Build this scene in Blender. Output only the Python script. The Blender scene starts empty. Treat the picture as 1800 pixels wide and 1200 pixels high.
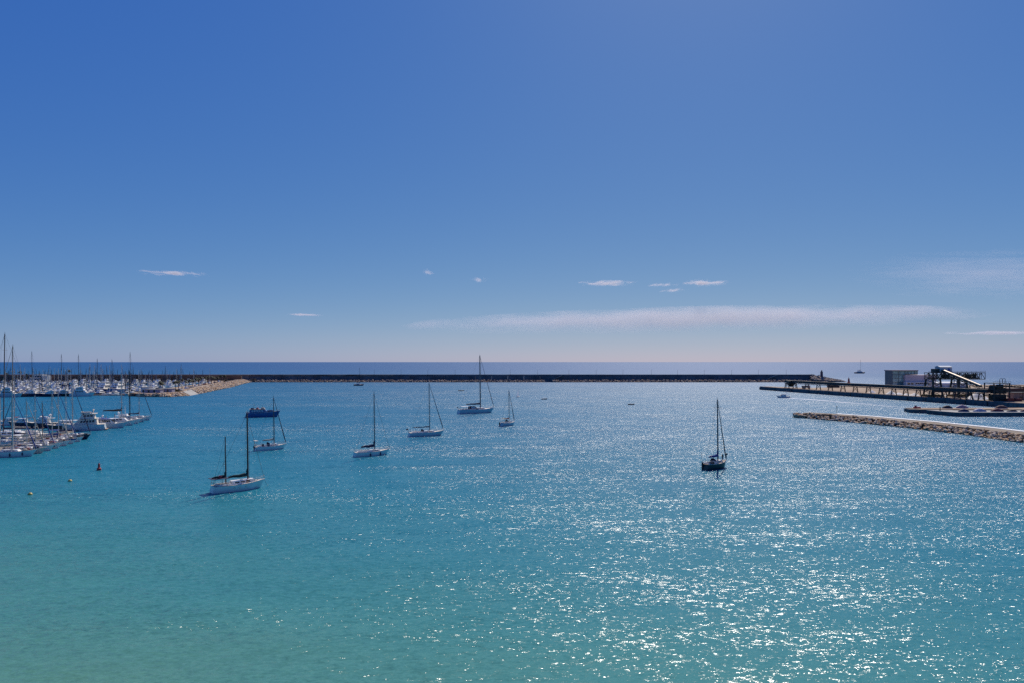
import bpy, bmesh, math, random
from math import sin, cos, pi, radians, atan2, hypot
from mathutils import Vector, noise as mnoise

# ------------------------------------------------------------------ camera, sky, sun
sc = bpy.context.scene
col = sc.collection
CAM_H, FPX, EYE = 26.0, 1200.0, 635.0        # eye height (m), focal length and eye level in photo pixels (1800 wide)
cam_d = bpy.data.cameras.new('camera'); cam = bpy.data.objects.new('camera', cam_d); col.objects.link(cam)
cam.location = (0, 0, CAM_H); cam.rotation_euler = (radians(90), 0, 0)
cam_d.sensor_width = 36; cam_d.lens = 36*FPX/1800; cam_d.shift_y = 35/1800
cam_d.clip_start = 1; cam_d.clip_end = 300000
sc.camera = cam
SKY_CURVE = ((1.18, 1.27), (0.75, 0.885), (0.22, 0.69))
SUN_EL, SUN_AZ = 46.0, 17.0                  # degrees; azimuth measured from straight ahead (+Y) to the right
world = bpy.data.worlds.new('World'); sc.world = world; world.use_nodes = True
wn, wl = world.node_tree.nodes, world.node_tree.links
wn.clear()
sky = wn.new('ShaderNodeTexSky'); sky.sky_type = 'NISHITA'; sky.sun_disc = False
sky.sun_elevation = radians(SUN_EL); sky.sun_rotation = radians(SUN_AZ)
sky.altitude = 0; sky.air_density = 0.6; sky.dust_density = 0.3; sky.ozone_density = 1.0
# the photograph's grade of that sky: one tone curve per channel, the same in every direction
sep = wn.new('ShaderNodeSeparateColor'); cmb = wn.new('ShaderNodeCombineColor'); wl.new(sky.outputs[0], sep.inputs[0])
for i, (p_, g_) in enumerate(SKY_CURVE):
    k1 = wn.new('ShaderNodeMath'); k1.operation = 'MULTIPLY'; k1.inputs[1].default_value = 0.04
    k2 = wn.new('ShaderNodeMath'); k2.operation = 'POWER'; k2.inputs[1].default_value = p_
    k3 = wn.new('ShaderNodeMath'); k3.operation = 'MULTIPLY'; k3.inputs[1].default_value = g_*10
    wl.new(sep.outputs[i], k1.inputs[0]); wl.new(k1.outputs[0], k2.inputs[0]); wl.new(k2.outputs[0], k3.inputs[0]); wl.new(k3.outputs[0], cmb.inputs[i])
bg = wn.new('ShaderNodeBackground'); bg.inputs[1].default_value = 0.10
wo = wn.new('ShaderNodeOutputWorld')
wl.new(cmb.outputs[0], bg.inputs[0]); wl.new(bg.outputs[0], wo.inputs[0])
sun_d = bpy.data.lights.new('sun', 'SUN'); sun = bpy.data.objects.new('sun', sun_d); col.objects.link(sun)
sun_d.energy = 5.0; sun_d.angle = radians(0.53); sun_d.color = (1.0, 0.93, 0.83)
_az, _el = radians(SUN_AZ), radians(SUN_EL)
sun_dir = Vector((sin(_az)*cos(_el), cos(_az)*cos(_el), sin(_el)))
sun.rotation_euler = sun_dir.to_track_quat('Z', 'Y').to_euler(); sun.location = (0, 0, 200)
vs = sc.view_settings
vs.view_transform = 'Standard'; vs.look = 'None'; vs.exposure = 0.0; vs.gamma = 1.0; vs.use_curve_mapping = False
sc.cycles.use_denoising = False
sc.cycles.max_bounces = 6; sc.cycles.diffuse_bounces = 2; sc.cycles.glossy_bounces = 3
sc.cycles.transparent_max_bounces = 12; sc.cycles.volume_bounces = 1
sc.cycles.caustics_reflective = False; sc.cycles.caustics_refractive = False
rng = random.Random(7)

# ------------------------------------------------------------------ helpers
def P(x, y, z=0.0):
    """photo pixel (1800x1200) of a point known to lie at height z -> world point"""
    d = (CAM_H-z)*FPX/(y-EYE)
    return Vector(((x-900)/FPX*d, d, z))
def XD(x, d, z=0.0):
    """photo column x at known distance d"""
    return Vector(((x-900)/FPX*d, d, z))

MATS = {}
def mat(name, c, rough=0.6, metal=0.0, var=0.12, scale=1.5, bump=0.0, c2=None, spec=0.5):
    """procedural material: noise moves between c and c2 (or a darker c)"""
    if name in MATS: return MATS[name]
    m = bpy.data.materials.new(name); m.use_nodes = True
    n, l = m.node_tree.nodes, m.node_tree.links
    b = n['Principled BSDF']; b.inputs['Roughness'].default_value = rough; b.inputs['Metallic'].default_value = metal
    b.inputs['Specular IOR Level'].default_value = spec
    geo = n.new('ShaderNodeNewGeometry'); no = n.new('ShaderNodeTexNoise')
    no.inputs['Scale'].default_value = scale; no.inputs['Detail'].default_value = 5
    l.new(geo.outputs['Position'], no.inputs['Vector'])
    mp = n.new('ShaderNodeMapRange'); mp.inputs[1].default_value = 0.33; mp.inputs[2].default_value = 0.67
    l.new(no.outputs[0], mp.inputs[0])
    mx = n.new('ShaderNodeMix'); mx.data_type = 'RGBA'
    l.new(mp.outputs[0], mx.inputs[0])
    mx.inputs[6].default_value = (*c, 1)
    mx.inputs[7].default_value = (*(c2 if c2 else [v*(1-var*2) for v in c]), 1)
    l.new(mx.outputs[2], b.inputs['Base Color'])
    if bump:
        bp = n.new('ShaderNodeBump'); bp.inputs['Strength'].default_value = bump; bp.inputs['Distance'].default_value = 0.1
        l.new(no.outputs[0], bp.inputs['Height']); l.new(bp.outputs[0], b.inputs['Normal'])
    MATS[name] = m
    return m

class MB:
    """collects shapes, builds ONE mesh"""
    def __init__(s): s.v = []; s.f = []; s.m = []
    def add(s, vs_, fs, mi=0):
        o = len(s.v); s.v += [tuple(p) for p in vs_]
        for f in fs: s.f.append(tuple(o+i for i in f)); s.m.append(mi)
        return s
    def box(s, x0, x1, y0, y1, z0, z1, mi=0, top=None):
        """box; top=(ix,iy) insets the upper face"""
        a, b = top if top else (0, 0)
        vs_ = [(x0,y0,z0),(x1,y0,z0),(x1,y1,z0),(x0,y1,z0),(x0+a,y0+b,z1),(x1-a,y0+b,z1),(x1-a,y1-b,z1),(x0+a,y1-b,z1)]
        return s.add(vs_, [(0,3,2,1),(4,5,6,7),(0,1,5,4),(1,2,6,5),(2,3,7,6),(3,0,4,7)], mi)
    def tube(s, pts, r, n=6, mi=0, cap=True, r2=None):
        """tube along points; r a number or a list; r2 makes the section flat (vertical half size)"""
        pts = [Vector(p) for p in pts]; k = len(pts)
        rr = r if isinstance(r, (list, tuple)) else [r]*k
        vs_ = []
        for i, p in enumerate(pts):
            t = (pts[min(i+1, k-1)]-pts[max(i-1, 0)]).normalized()
            up = Vector((0,0,1)) if abs(t.z) < 0.95 else Vector((1,0,0))
            a = t.cross(up).normalized(); b = a.cross(t).normalized()
            q = rr[i]/max(1e-6, max(rr))*r2 if r2 else rr[i]
            for j in range(n):
                an = 2*pi*j/n
                vs_.append(p+a*cos(an)*rr[i]+b*sin(an)*q)
        fs = [(i*n+j, i*n+(j+1)%n, (i+1)*n+(j+1)%n, (i+1)*n+j) for i in range(k-1) for j in range(n)]
        if cap: fs += [tuple(range(n-1, -1, -1)), tuple(range((k-1)*n, k*n))]
        return s.add(vs_, fs, mi)
    def bar(s, a, b, w, h=None, mi=0):
        """rectangular bar from a to b"""
        a, b = Vector(a), Vector(b); h = h or w
        t = (b-a).normalized(); up = Vector((0,0,1)) if abs(t.z) < 0.95 else Vector((0,1,0))
        sd = t.cross(up).normalized()*w/2; u = sd.cross(t).normalized()*h/2
        vs_ = [a-sd-u, a+sd-u, a+sd+u, a-sd+u, b-sd-u, b+sd-u, b+sd+u, b-sd+u]
        return s.add(vs_, [(0,3,2,1),(4,5,6,7),(0,1,5,4),(1,2,6,5),(2,3,7,6),(3,0,4,7)], mi)
    def loft(s, rings, mi=0, closed=False, cap=True):
        n = len(rings[0]); vs_ = [p for r in rings for p in r]; fs = []
        for i in range(len(rings)-1):
            for j in range(n if closed else n-1):
                fs.append((i*n+j, i*n+(j+1)%n, (i+1)*n+(j+1)%n, (i+1)*n+j))
        if cap: fs += [tuple(range(n-1, -1, -1)), tuple(range((len(rings)-1)*n, len(rings)*n))]
        return s.add(vs_, fs, mi)
    def prism(s, poly, z0, z1, mi=0):
        n = len(poly)
        vs_ = [(p[0], p[1], z0) for p in poly]+[(p[0], p[1], z1) for p in poly]
        return s.add(vs_, [tuple(range(n-1, -1, -1)), tuple(range(n, 2*n))]+[(i, (i+1)%n, n+(i+1)%n, n+i) for i in range(n)], mi)
    def lathe(s, prof, n=10, c=(0,0), mi=0):
        rings = [[(c[0]+r*cos(2*pi*j/n), c[1]+r*sin(2*pi*j/n), z) for j in range(n)] for r, z in prof]
        return s.loft(rings, mi, closed=True)
    def mesh(s, name, mats, smooth=False):
        me = bpy.data.meshes.new(name); me.from_pydata(s.v, [], s.f)
        mats = mats if isinstance(mats, (list, tuple)) else [mats]
        for m in mats: me.materials.append(m)
        me.polygons.foreach_set('material_index', s.m)
        if smooth: me.polygons.foreach_set('use_smooth', [True]*len(s.f))
        bm = bmesh.new(); bm.from_mesh(me); bmesh.ops.recalc_face_normals(bm, faces=bm.faces); bm.to_mesh(me); bm.free()
        return me
    def build(s, name, mats, parent=None, smooth=False):
        o = bpy.data.objects.new(name, s.mesh(name, mats, smooth)); col.objects.link(o); o.parent = parent
        return o

def tag(o, label=None, cat=None, group=None, kind=None):
    if label: o['label'] = label
    if cat: o['category'] = cat
    if group: o['group'] = group
    if kind: o['kind'] = kind
    return o
def thing(name, label, cat, loc=(0,0,0), rz=0.0, group=None):
    o = bpy.data.objects.new(name, None); col.objects.link(o); o.empty_display_size = 0.3
    o.location = loc; o.rotation_euler = (0, 0, rz)
    return tag(o, label, cat, group)
def copy_tree(o, parent=None):
    c = o.copy(); col.objects.link(c); c.parent = parent
    for ch in o.children: copy_tree(ch, c)
    return c
# ------------------------------------------------------------------ sea
def sea_material():
    m = bpy.data.materials.new('sea_water'); m.use_nodes = True
    n, l = m.node_tree.nodes, m.node_tree.links
    b = n['Principled BSDF']
    geo = n.new('ShaderNodeNewGeometry')
    def math_(op, a, c=None, d=None):
        k = n.new('ShaderNodeMath'); k.operation = op
        for i, v in enumerate((a, c, d)):
            if v is None: continue
            if isinstance(v, (int, float)): k.inputs[i].default_value = v
            else: l.new(v, k.inputs[i])
        return k.outputs[0]
    def noise_(scale, vec, detail=2.0, rough=0.5, color=False):
        k = n.new('ShaderNodeTexNoise'); k.inputs['Scale'].default_value = scale
        k.inputs['Detail'].default_value = detail; k.inputs['Roughness'].default_value = rough
        l.new(vec, k.inputs['Vector'])
        return k.outputs[1 if color else 0]
    def mapped(rot, sx, sy):
        k = n.new('ShaderNodeMapping'); k.vector_type = 'POINT'
        k.inputs['Rotation'].default_value = (0, 0, radians(rot)); k.inputs['Scale'].default_value = (sx, sy, 1)
        l.new(geo.outputs['Position'], k.inputs['Vector'])
        return k.outputs[0]
    # wave slopes: swell, chop and ripples, crests lying across the wind
    acc = None
    for sc_, rot, sx, amp, det, rgh in WAVES:
        c = noise_(sc_, mapped(rot, sx, 1.0), det, rgh, color=True)
        v = n.new('ShaderNodeVectorMath'); v.operation = 'SUBTRACT'; l.new(c, v.inputs[0]); v.inputs[1].default_value = (0.5, 0.5, 0.5)
        w = n.new('ShaderNodeVectorMath'); w.operation = 'MULTIPLY'; l.new(v.outputs[0], w.inputs[0]); w.inputs[1].default_value = (amp*XF, amp, 0)
        if acc is None: acc = w.outputs[0]
        else:
            a = n.new('ShaderNodeVectorMath'); a.operation = 'ADD'; l.new(acc, a.inputs[0]); l.new(w.outputs[0], a.inputs[1]); acc = a.outputs[0]
    # gusts and slicks change how rough the water is
    g1 = noise_(0.012, mapped(-14, 0.30, 1.8), 3.0, 0.6)
    g2 = noise_(0.07, mapped(-6, 0.22, 1.0), 3.0, 0.6)
    g = math_('ADD', math_('MULTIPLY', math_('SUBTRACT', g1, 0.5), 1.8), math_('MULTIPLY', math_('SUBTRACT', g2, 0.5), 1.15))
    gm = math_('MAXIMUM', math_('ADD', g, 0.92), 0.35)
    # open water outside the breakwater is steeper than the sheltered harbour
    sp = n.new('ShaderNodeSeparateXYZ'); l.new(geo.outputs['Position'], sp.inputs[0])
    rg = n.new('ShaderNodeMapRange'); l.new(sp.outputs[1], rg.inputs[0])
    rg.inputs[1].default_value = 60; rg.inputs[2].default_value = 1200
    op = n.new('ShaderNodeFloatCurve'); l.new(rg.outputs[0], op.inputs['Value'])
    cv = op.mapping.curves[0]
    for p_, v_ in EXPOSED[1:-1]: cv.points.new(p_, v_/2.2)
    cv.points[0].location = (0, EXPOSED[0][1]/2.2); cv.points[-1].location = (1, EXPOSED[-1][1]/2.2); op.mapping.update()
    ro = n.new('ShaderNodeFloatCurve'); l.new(rg.outputs[0], ro.inputs['Value']); cw = ro.mapping.curves[0]
    for p_, v_ in RIPPLE[1:-1]: cw.points.new(p_, v_)
    cw.points[0].location = (0, RIPPLE[0][1]); cw.points[-1].location = (1, RIPPLE[-1][1]); ro.mapping.update()
    l.new(ro.outputs[0], b.inputs['Roughness'])
    gm = math_('MULTIPLY', math_('MULTIPLY', gm, op.outputs[0]), 2.2)
    s = n.new('ShaderNodeVectorMath'); s.operation = 'SCALE'; l.new(acc, s.inputs[0]); l.new(gm, s.inputs['Scale'])
    up = n.new('ShaderNodeVectorMath'); up.operation = 'ADD'; l.new(s.outputs[0], up.inputs[0]); up.inputs[1].default_value = (0, -BIAS, 1)
    nm = n.new('ShaderNodeVectorMath'); nm.operation = 'NORMALIZE'; l.new(up.outputs[0], nm.inputs[0])
    l.new(nm.outputs[0], b.inputs['Normal'])
    # body colour by depth of the bottom: sandy shallows near the beach, deep blue outside
    dp = math_('ADD', sp.outputs[1], math_('MULTIPLY', sp.outputs[0], 0.35))
    dn = noise_(0.018, mapped(0, 0.5, 1.0), 3.0, 0.55)
    dp = math_('ADD', dp, math_('MULTIPLY', math_('SUBTRACT', dn, 0.5), 70.0))
    lg = math_('LOGARITHM', math_('MAXIMUM', dp, 10.0), 10.0)
    mr = n.new('ShaderNodeMapRange'); mr.inputs[1].default_value = 1.4; mr.inputs[2].default_value = 3.4; l.new(lg, mr.inputs[0])
    cr = n.new('ShaderNodeValToRGB'); l.new(mr.outputs[0], cr.inputs[0])
    el = cr.color_ramp.elements
    for i, (p, c) in enumerate(DEPTH_COLOURS):
        e = el[i] if i < 2 else el.new(p)
        e.position = p; e.color = (*c, 1)
    l.new(cr.outputs[0], b.inputs['Base Color'])
    b.inputs['IOR'].default_value = 1.333; b.inputs['Specular IOR Level'].default_value = 0.25
    return m
# scale (1/m), crest direction, crest stretch, slope, octaves, octave gain
WAVES = [(0.05, -6, 0.45, 0.30, 3.0, 0.7), (0.30, -5, 0.30, 0.42, 1.5, 0.6), (1.8, -8, 0.5, 2.8, 4.0, 0.95)]
BIAS = 0.02; XF = 1.5
EXPOSED = [(0.0, 0.56), (0.05, 0.92), (0.17, 1.25), (0.45, 1.25), (0.70, 0.95), (1.0, 0.5)]      # wave slope against distance from the beach
RIPPLE = [(0.0, 0.19), (0.05, 0.23), (0.17, 0.30), (0.45, 0.40), (0.70, 0.46), (1.0, 0.62)]      # unresolved ripples
_k = 0.66
DEPTH_COLOURS = [(p_, tuple(v*_k for v in c_)) for p_, c_ in [(0.0, (0.150, 0.32, 0.20)), (0.20, (0.072, 0.295, 0.285)), (0.34, (0.022, 0.245, 0.33)),
                 (0.50, (0.006, 0.185, 0.32)), (0.72, (0.002, 0.150, 0.31)), (0.80, (0.001, 0.130, 0.32)), (1.0, (0.001, 0.110, 0.32))]]
mb = MB(); R = 60000
ys = [-400, 0, 300, 1000, 5000, R]
xs = [-R, -5000, -800, 0, 800, 5000, R]
mb.add([(x, y, 0) for y in ys for x in xs], [(j*7+i, j*7+i+1, (j+1)*7+i+1, (j+1)*7+i) for j in range(5) for i in range(6)])
tag(mb.build('sea', sea_material()), 'sparkling turquoise harbour water turning deep blue towards the horizon', kind='structure')
# ------------------------------------------------------------------ materials
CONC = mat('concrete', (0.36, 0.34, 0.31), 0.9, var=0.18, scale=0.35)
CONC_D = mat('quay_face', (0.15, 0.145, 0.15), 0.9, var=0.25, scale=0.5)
TARMAC = mat('jetty_top', (0.23, 0.185, 0.135), 0.95, var=0.10, scale=0.25)
WHITEP = mat('white_paint', (0.75, 0.74, 0.71), 0.6, var=0.06)
SAND = mat('sandy_ground', (0.36, 0.27, 0.18), 0.95, var=0.2, scale=0.12, c2=(0.19, 0.12, 0.08))
ROCKS = [mat('rock_tan', (0.62, 0.43, 0.26), 0.95, var=0.2, scale=0.8), mat('rock_ochre', (0.58, 0.37, 0.20), 0.95, var=0.2, scale=0.8),
         mat('rock_grey', (0.44, 0.37, 0.31), 0.95, var=0.2, scale=0.8), mat('rock_pale', (0.68, 0.52, 0.36), 0.95, var=0.2, scale=0.8)]
STEEL_D = mat('dark_green_steel', (0.018, 0.045, 0.042), 0.6, var=0.3, scale=1.0)
STEEL_B = mat('dark_steel', (0.03, 0.032, 0.035), 0.6, var=0.3, scale=1.0)
GALV = mat('galvanised_steel', (0.42, 0.43, 0.44), 0.45, 0.3, var=0.15)
GYPSUM = mat('gypsum', (0.86, 0.83, 0.79), 0.95, var=0.10, scale=0.8, bump=0.4)
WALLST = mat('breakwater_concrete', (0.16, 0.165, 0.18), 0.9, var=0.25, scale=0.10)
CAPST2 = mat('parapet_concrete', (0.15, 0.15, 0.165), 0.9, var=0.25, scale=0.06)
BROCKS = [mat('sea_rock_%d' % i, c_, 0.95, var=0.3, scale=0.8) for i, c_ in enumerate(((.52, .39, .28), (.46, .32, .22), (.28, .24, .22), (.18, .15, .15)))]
CAPST = mat('parapet_lit_band', (0.30, 0.22, 0.17), 0.9, var=0.35, scale=0.06)  # lit upper band of the wall, its light put into this brown

def rock_mesh(name, seed, m):
    r = random.Random(seed); bm = bmesh.new(); bmesh.ops.create_icosphere(bm, subdivisions=1, radius=1.0)
    for v in bm.verts:
        k = 1+0.45*(r.random()-0.5); v.co *= k; v.co.z *= 0.72
    me = bpy.data.meshes.new(name); bm.to_mesh(me); bm.free(); me.materials.append(m); return me
ROCK_MESHES = [rock_mesh('rock', 30+i, ROCKS[i % 4]) for i in range(8)]
def add_rock(mb, x, y, z, r, seed):
    """one boulder into a joined mass"""
    me = ROCK_MESHES[seed % 8]; a = rng.random()*6.28; sx, sy, sz = (r*rng.uniform(0.75, 1.3) for _ in range(3))
    ca, sa = cos(a), sin(a)
    mb.add([(x+ca*v.co.x*sx-sa*v.co.y*sy, y+sa*v.co.x*sx+ca*v.co.y*sy, z+v.co.z*sz) for v in me.vertices],
           [tuple(p.vertices) for p in me.polygons], seed % 4)
def one_rock(parent, x, y, z, r):
    o = bpy.data.objects.new('boulder', rng.choice(ROCK_MESHES)); col.objects.link(o); o.parent = parent
    o.location = (x, y, z); o.rotation_euler = (rng.uniform(-.4, .4), rng.uniform(-.4, .4), rng.random()*6.28)
    o.scale = (r*rng.uniform(.8, 1.3), r*rng.uniform(.8, 1.3), r*rng.uniform(.8, 1.2))
    return o

# ------------------------------------------------------------------ long breakwater across the harbour mouth
BW_Y = 872.0
bw = thing('breakwater', 'long dark concrete breakwater wall with rocks at its foot below the horizon', 'breakwater', (0, BW_Y, 0))
X0, X1 = -900.0, 398.0
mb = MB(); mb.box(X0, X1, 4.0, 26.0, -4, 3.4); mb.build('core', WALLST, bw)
# wall in bays, each a cast block of its own
nb = 62; bl = (X1-8-X0)/nb
bay = None
for i in range(nb):
    if bay is None:
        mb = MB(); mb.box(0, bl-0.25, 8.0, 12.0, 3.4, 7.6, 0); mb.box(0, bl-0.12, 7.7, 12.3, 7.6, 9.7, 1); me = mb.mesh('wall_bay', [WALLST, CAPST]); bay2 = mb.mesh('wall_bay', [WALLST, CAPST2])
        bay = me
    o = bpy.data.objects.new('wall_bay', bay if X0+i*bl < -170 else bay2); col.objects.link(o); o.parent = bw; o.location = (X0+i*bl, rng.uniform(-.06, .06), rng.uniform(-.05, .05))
def stairs(x0, x1, z0, z1):
    mb = MB(); n = 16
    for k in range(n):
        t0, t1 = k/n, (k+1)/n
        mb.box(x0+(x1-x0)*t0, x0+(x1-x0)*t1, 6.0, 7.7, z0+(z1-z0)*t0-0.5, z0+(z1-z0)*t1)
    return mb.build('stairs', CONC, bw)
stairs(52, 66, 3.4, 9.6); stairs(326, 342, 3.4, 9.6); stairs(384, 396, 3.4, 9.4)
mb = MB()
x = X0
while x < X1+4:
    gap = (42 < x < 52)
    if not gap and x > -520:
        for k in range(3): add_rock(mb, x+rng.uniform(-1, 1), -3.6+k*2.2+rng.uniform(-1, 1), -0.1+k*1.0+rng.uniform(-.3, .5), rng.uniform(0.8, 1.5), rng.randrange(64))
    x += 1.25
# rubble cone round the head of the breakwater
for k in range(1300):
    t = rng.random(); xx = X1-14+t*46; w = (1-t*0.8)*13
    yy = 10+rng.uniform(-1, 1)*w; hz = (9.5*(1-t)**0.8)*(1-abs(yy-10)/(w+1)*0.75)
    add_rock(mb, xx, yy, hz-0.5, rng.uniform(1.0, 2.1), rng.randrange(64))
tag(mb.build('armour_rocks', BROCKS, bw), kind='stuff')
mb = MB(); mb.loft([[(X1-14, -2, -3), (X1-14, 22, -3), (X1-14, 16, 6), (X1-14, 6, 6)], [(X1+37, 8.5, -3), (X1+37, 11.5, -3), (X1+37, 11, -.2), (X1+37, 9, -.2)]], closed=True)
mb.build('rubble_core', ROCKS[2], bw)

# light towers at the harbour mouth
lt = thing('lighthouse', 'small dark stone light tower on the breakwater head', 'lighthouse', (400, BW_Y+10, 6.2))
mb = MB(); mb.lathe([(2.4, -2.5), (2.4, 0.6), (1.75, 0.6), (1.45, 6.8)], 12); mb.build('tower', mat('tower_stone', (0.20, 0.10, 0.10), 0.9), lt)
mb = MB(); mb.lathe([(1.95, 6.8), (1.95, 7.1)], 12); g_ = mb.build('gallery', CONC, lt)
mb = MB(); mb.lathe([(0.85, 7.1), (0.85, 8.4), (1.0, 8.4), (0.15, 9.2)], 10); mb.build('lantern', STEEL_B, lt)
RED = mat('red_paint', (0.50, 0.045, 0.05), 0.5, var=0.15)
p = P(1492, 671.5, 2.5)
bc = thing('harbour_beacon', 'small red harbour beacon at the tip of the quay beyond the gallery', 'beacon', p)
mb = MB(); mb.lathe([(1.7, -2.5), (1.7, 0.4), (1.15, 0.4), (0.85, 4.2)], 10); mb.build('tower', RED, bc)
mb = MB(); mb.lathe([(1.2, 4.2), (1.2, 4.4)], 10); mb.build('gallery', RED, bc)
mb = MB(); mb.lathe([(0.45, 4.4), (0.45, 5.3), (0.08, 6.2)], 8); mb.build('lantern', RED, bc)
mb = MB()
for k in range(90): add_rock(mb, p.x+rng.gauss(0, 3.5), p.y+rng.gauss(0, 3), rng.uniform(-.3, 0.9), rng.uniform(.8, 1.4), rng.randrange(64))
tag(mb.build('rock_shoal', ROCKS), 'low rocks round the foot of the red harbour beacon', 'rocks', kind='stuff')

# lamp posts along the top of the wall
def make_lamp(h=5.8):
    t = thing('lamp_post', 'thin lamp post standing on the breakwater wall', 'lamp post', (0, 0, 0), group='lamp posts on the breakwater')
    mb = MB(); mb.tube([(0, 0, -0.1), (0, 0, h)], [0.14, 0.09], 6); mb.build('post', STEEL_B, t)
    mb = MB(); mb.bar((-0.1, 0, h), (1.1, 0, h+0.2), 0.12); mb.build('arm', STEEL_B, t)
    mb = MB(); mb.box(0.7, 1.4, -0.14, 0.14, h+0.06, h+0.28, top=(0.1, 0.04)); mb.build('lamp_head', GALV, t)
    return t
ORD = 'first second third fourth fifth sixth seventh eighth ninth tenth eleventh twelfth thirteenth fourteenth fifteenth'.split()
lamp0 = make_lamp()
for i, px_ in enumerate([658, 705, 752, 800, 897, 945, 1000, 1048, 1095, 1145, 1191, 1238, 1286, 1333, 1382]):
    o = lamp0 if i == 0 else copy_tree(lamp0)
    o.location = (XD(px_, BW_Y+10).x, BW_Y+10, 9.7)
    o['label'] = 'thin lamp post on the breakwater wall, %s from the left' % ORD[i]

# ------------------------------------------------------------------ near groyne on the right, top slab, kerb and boulders
gr = thing('groyne', 'low stone groyne with pale top and white kerb on the right', 'groyne')
edge = [P(1395, 732.5), P(1432, 736), P(1500, 742), P(1600, 752), P(1700, 764), P(1800, 778), Vector((166, 175, 0)), Vector((168, 120, 0))]
def off(poly, d, z):
    r = []
    for i, p_ in enumerate(poly):
        t = (poly[min(i+1, len(poly)-1)]-poly[max(i-1, 0)]).normalized(); nrm = Vector((-t.y, t.x, 0))
        r.append(Vector((p_.x+nrm.x*d, p_.y+nrm.y*d, z)))
    return r
GZ = 2.3
inner = off(edge, 3.4, GZ); outer = off(edge, 12.2, GZ)
inner[0] = edge[0]+Vector((3.0, -3.0, GZ)); outer[0] = edge[0]+Vector((8.5, 0.5, GZ)); outer[1] = edge[1]+Vector((11.0, 2.5, GZ))
poly = inner+outer[::-1]
mb = MB(); mb.prism([(p_.x, p_.y) for p_ in poly], -3, GZ); mb.build('top_slab', TARMAC, gr)
mb = MB()
for i in range(1, len(outer)-1):
    a, b = outer[i], outer[i+1]; n_ = max(1, int((b-a).length/6))
    for k in range(n_):
        c0, c1 = a.lerp(b, k/n_), a.lerp(b, (k+0.985)/n_)
        m2 = MB(); m2.bar((c0.x, c0.y, GZ+.05), (c1.x, c1.y, GZ+.05), 2.4, 0.16); m2.build('kerb_block', WHITEP, gr)
mb = MB(); nrock = 0; cand = []
for i in range(len(edge)-1):
    a, b = edge[i], edge[i+1]; ia, ib = inner[i], inner[i+1]; ln = (b-a).length
    for k in range(int(ln*6)):
        t = rng.random(); s_ = rng.random()
        q = a.lerp(b, t).lerp(ia.lerp(ib, t), s_); cand.append((q.x-0.3, q.y, GZ*s_+rng.uniform(-.3, .2), rng.uniform(0.38, 0.75)))
for k in range(60):
    an = rng.uniform(1.4, 4.2); cand.append((edge[0].x+4.5+cos(an)*4.2, edge[0].y-1+sin(an)*4.2, rng.uniform(0, 1.6), rng.uniform(.4, .8)))
cand.sort(key=lambda c: c[1])
vis = [c for c in cand if c[1] > 205]; rest = [c for c in cand if c[1] <= 205]
for c in vis[:300]: one_rock(gr, *c)
for c in vis[300:]+rest: add_rock(mb, *c, rng.randrange(64))
tag(mb.build('armour_rocks', ROCKS, gr), kind='stuff')
b0 = P(1446, 729.5, GZ)
mb = MB()
for k in range(260):
    x_, y_ = b0.x+rng.gauss(0, 1.6), b0.y+rng.gauss(0, 0.8); h_ = rng.uniform(0.3, 1.1)
    mb.add([(x_-.05, y_, GZ), (x_+.05, y_, GZ), (x_+rng.uniform(-.3, .3), y_+rng.uniform(-.2, .2), GZ+h_)], [(0, 1, 2)])
tag(mb.build('dry_shrub', mat('dry_shrub', (0.20, 0.12, 0.08), 0.9)), 'low dry reddish shrub growing on the groyne tip', 'shrub')
p = P(1471, 728, GZ)
sg = thing('marker_pole', 'thin green marker pole on the far edge of the groyne', 'pole', p)
mb = MB(); mb.tube([(0, 0, 0), (0, 0, 3.4)], .07, 6); mb.build('post', mat('green_paint', (.05, .22, .14), .5), sg)
mb = MB(); mb.lathe([(.2, 3.4), (.2, 3.8), (.05, 4.0)], 8); mb.build('lantern', MATS['green_paint'], sg)

# ------------------------------------------------------------------ cargo quay with gypsum, galleries and ship loader
QZ = 3.0
qf = [(233, 638), (246, 562), (260, 487), (270, 443), (280, 400), (287, 360), (296, 300)]
quay = [(q[0], q[1]) for q in qf]+[(900, 300), (900, 690), (480, 690), (400, 672), (310, 655), (290, 618), (262, 604), (240, 642)]
mb = MB(); mb.prism(quay, -4, QZ-0.02); tag(mb.build('cargo_quay', SAND), 'sandy cargo quay with dark sea wall running to the right', kind='structure')
cq = thing('quay_wall', 'dark concrete quay wall along the harbour side of the cargo quay', 'quay wall')
for i in range(len(qf)-1):
    a, b = Vector((*qf[i], 0)), Vector((*qf[i+1], 0)); n_ = int((b-a).length/12)
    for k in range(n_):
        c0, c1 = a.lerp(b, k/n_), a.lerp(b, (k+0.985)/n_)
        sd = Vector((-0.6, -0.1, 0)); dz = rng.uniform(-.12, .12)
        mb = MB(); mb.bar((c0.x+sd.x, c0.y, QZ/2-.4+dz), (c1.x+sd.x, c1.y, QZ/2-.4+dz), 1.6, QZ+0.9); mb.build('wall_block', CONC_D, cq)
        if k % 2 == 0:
            mb = MB(); mb.tube([(c0.x-1.5, c0.y, 0.2), (c0.x-1.5, c0.y, 2.4)], 0.35, 7); mb.build('fender', STEEL_B, cq)

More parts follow.
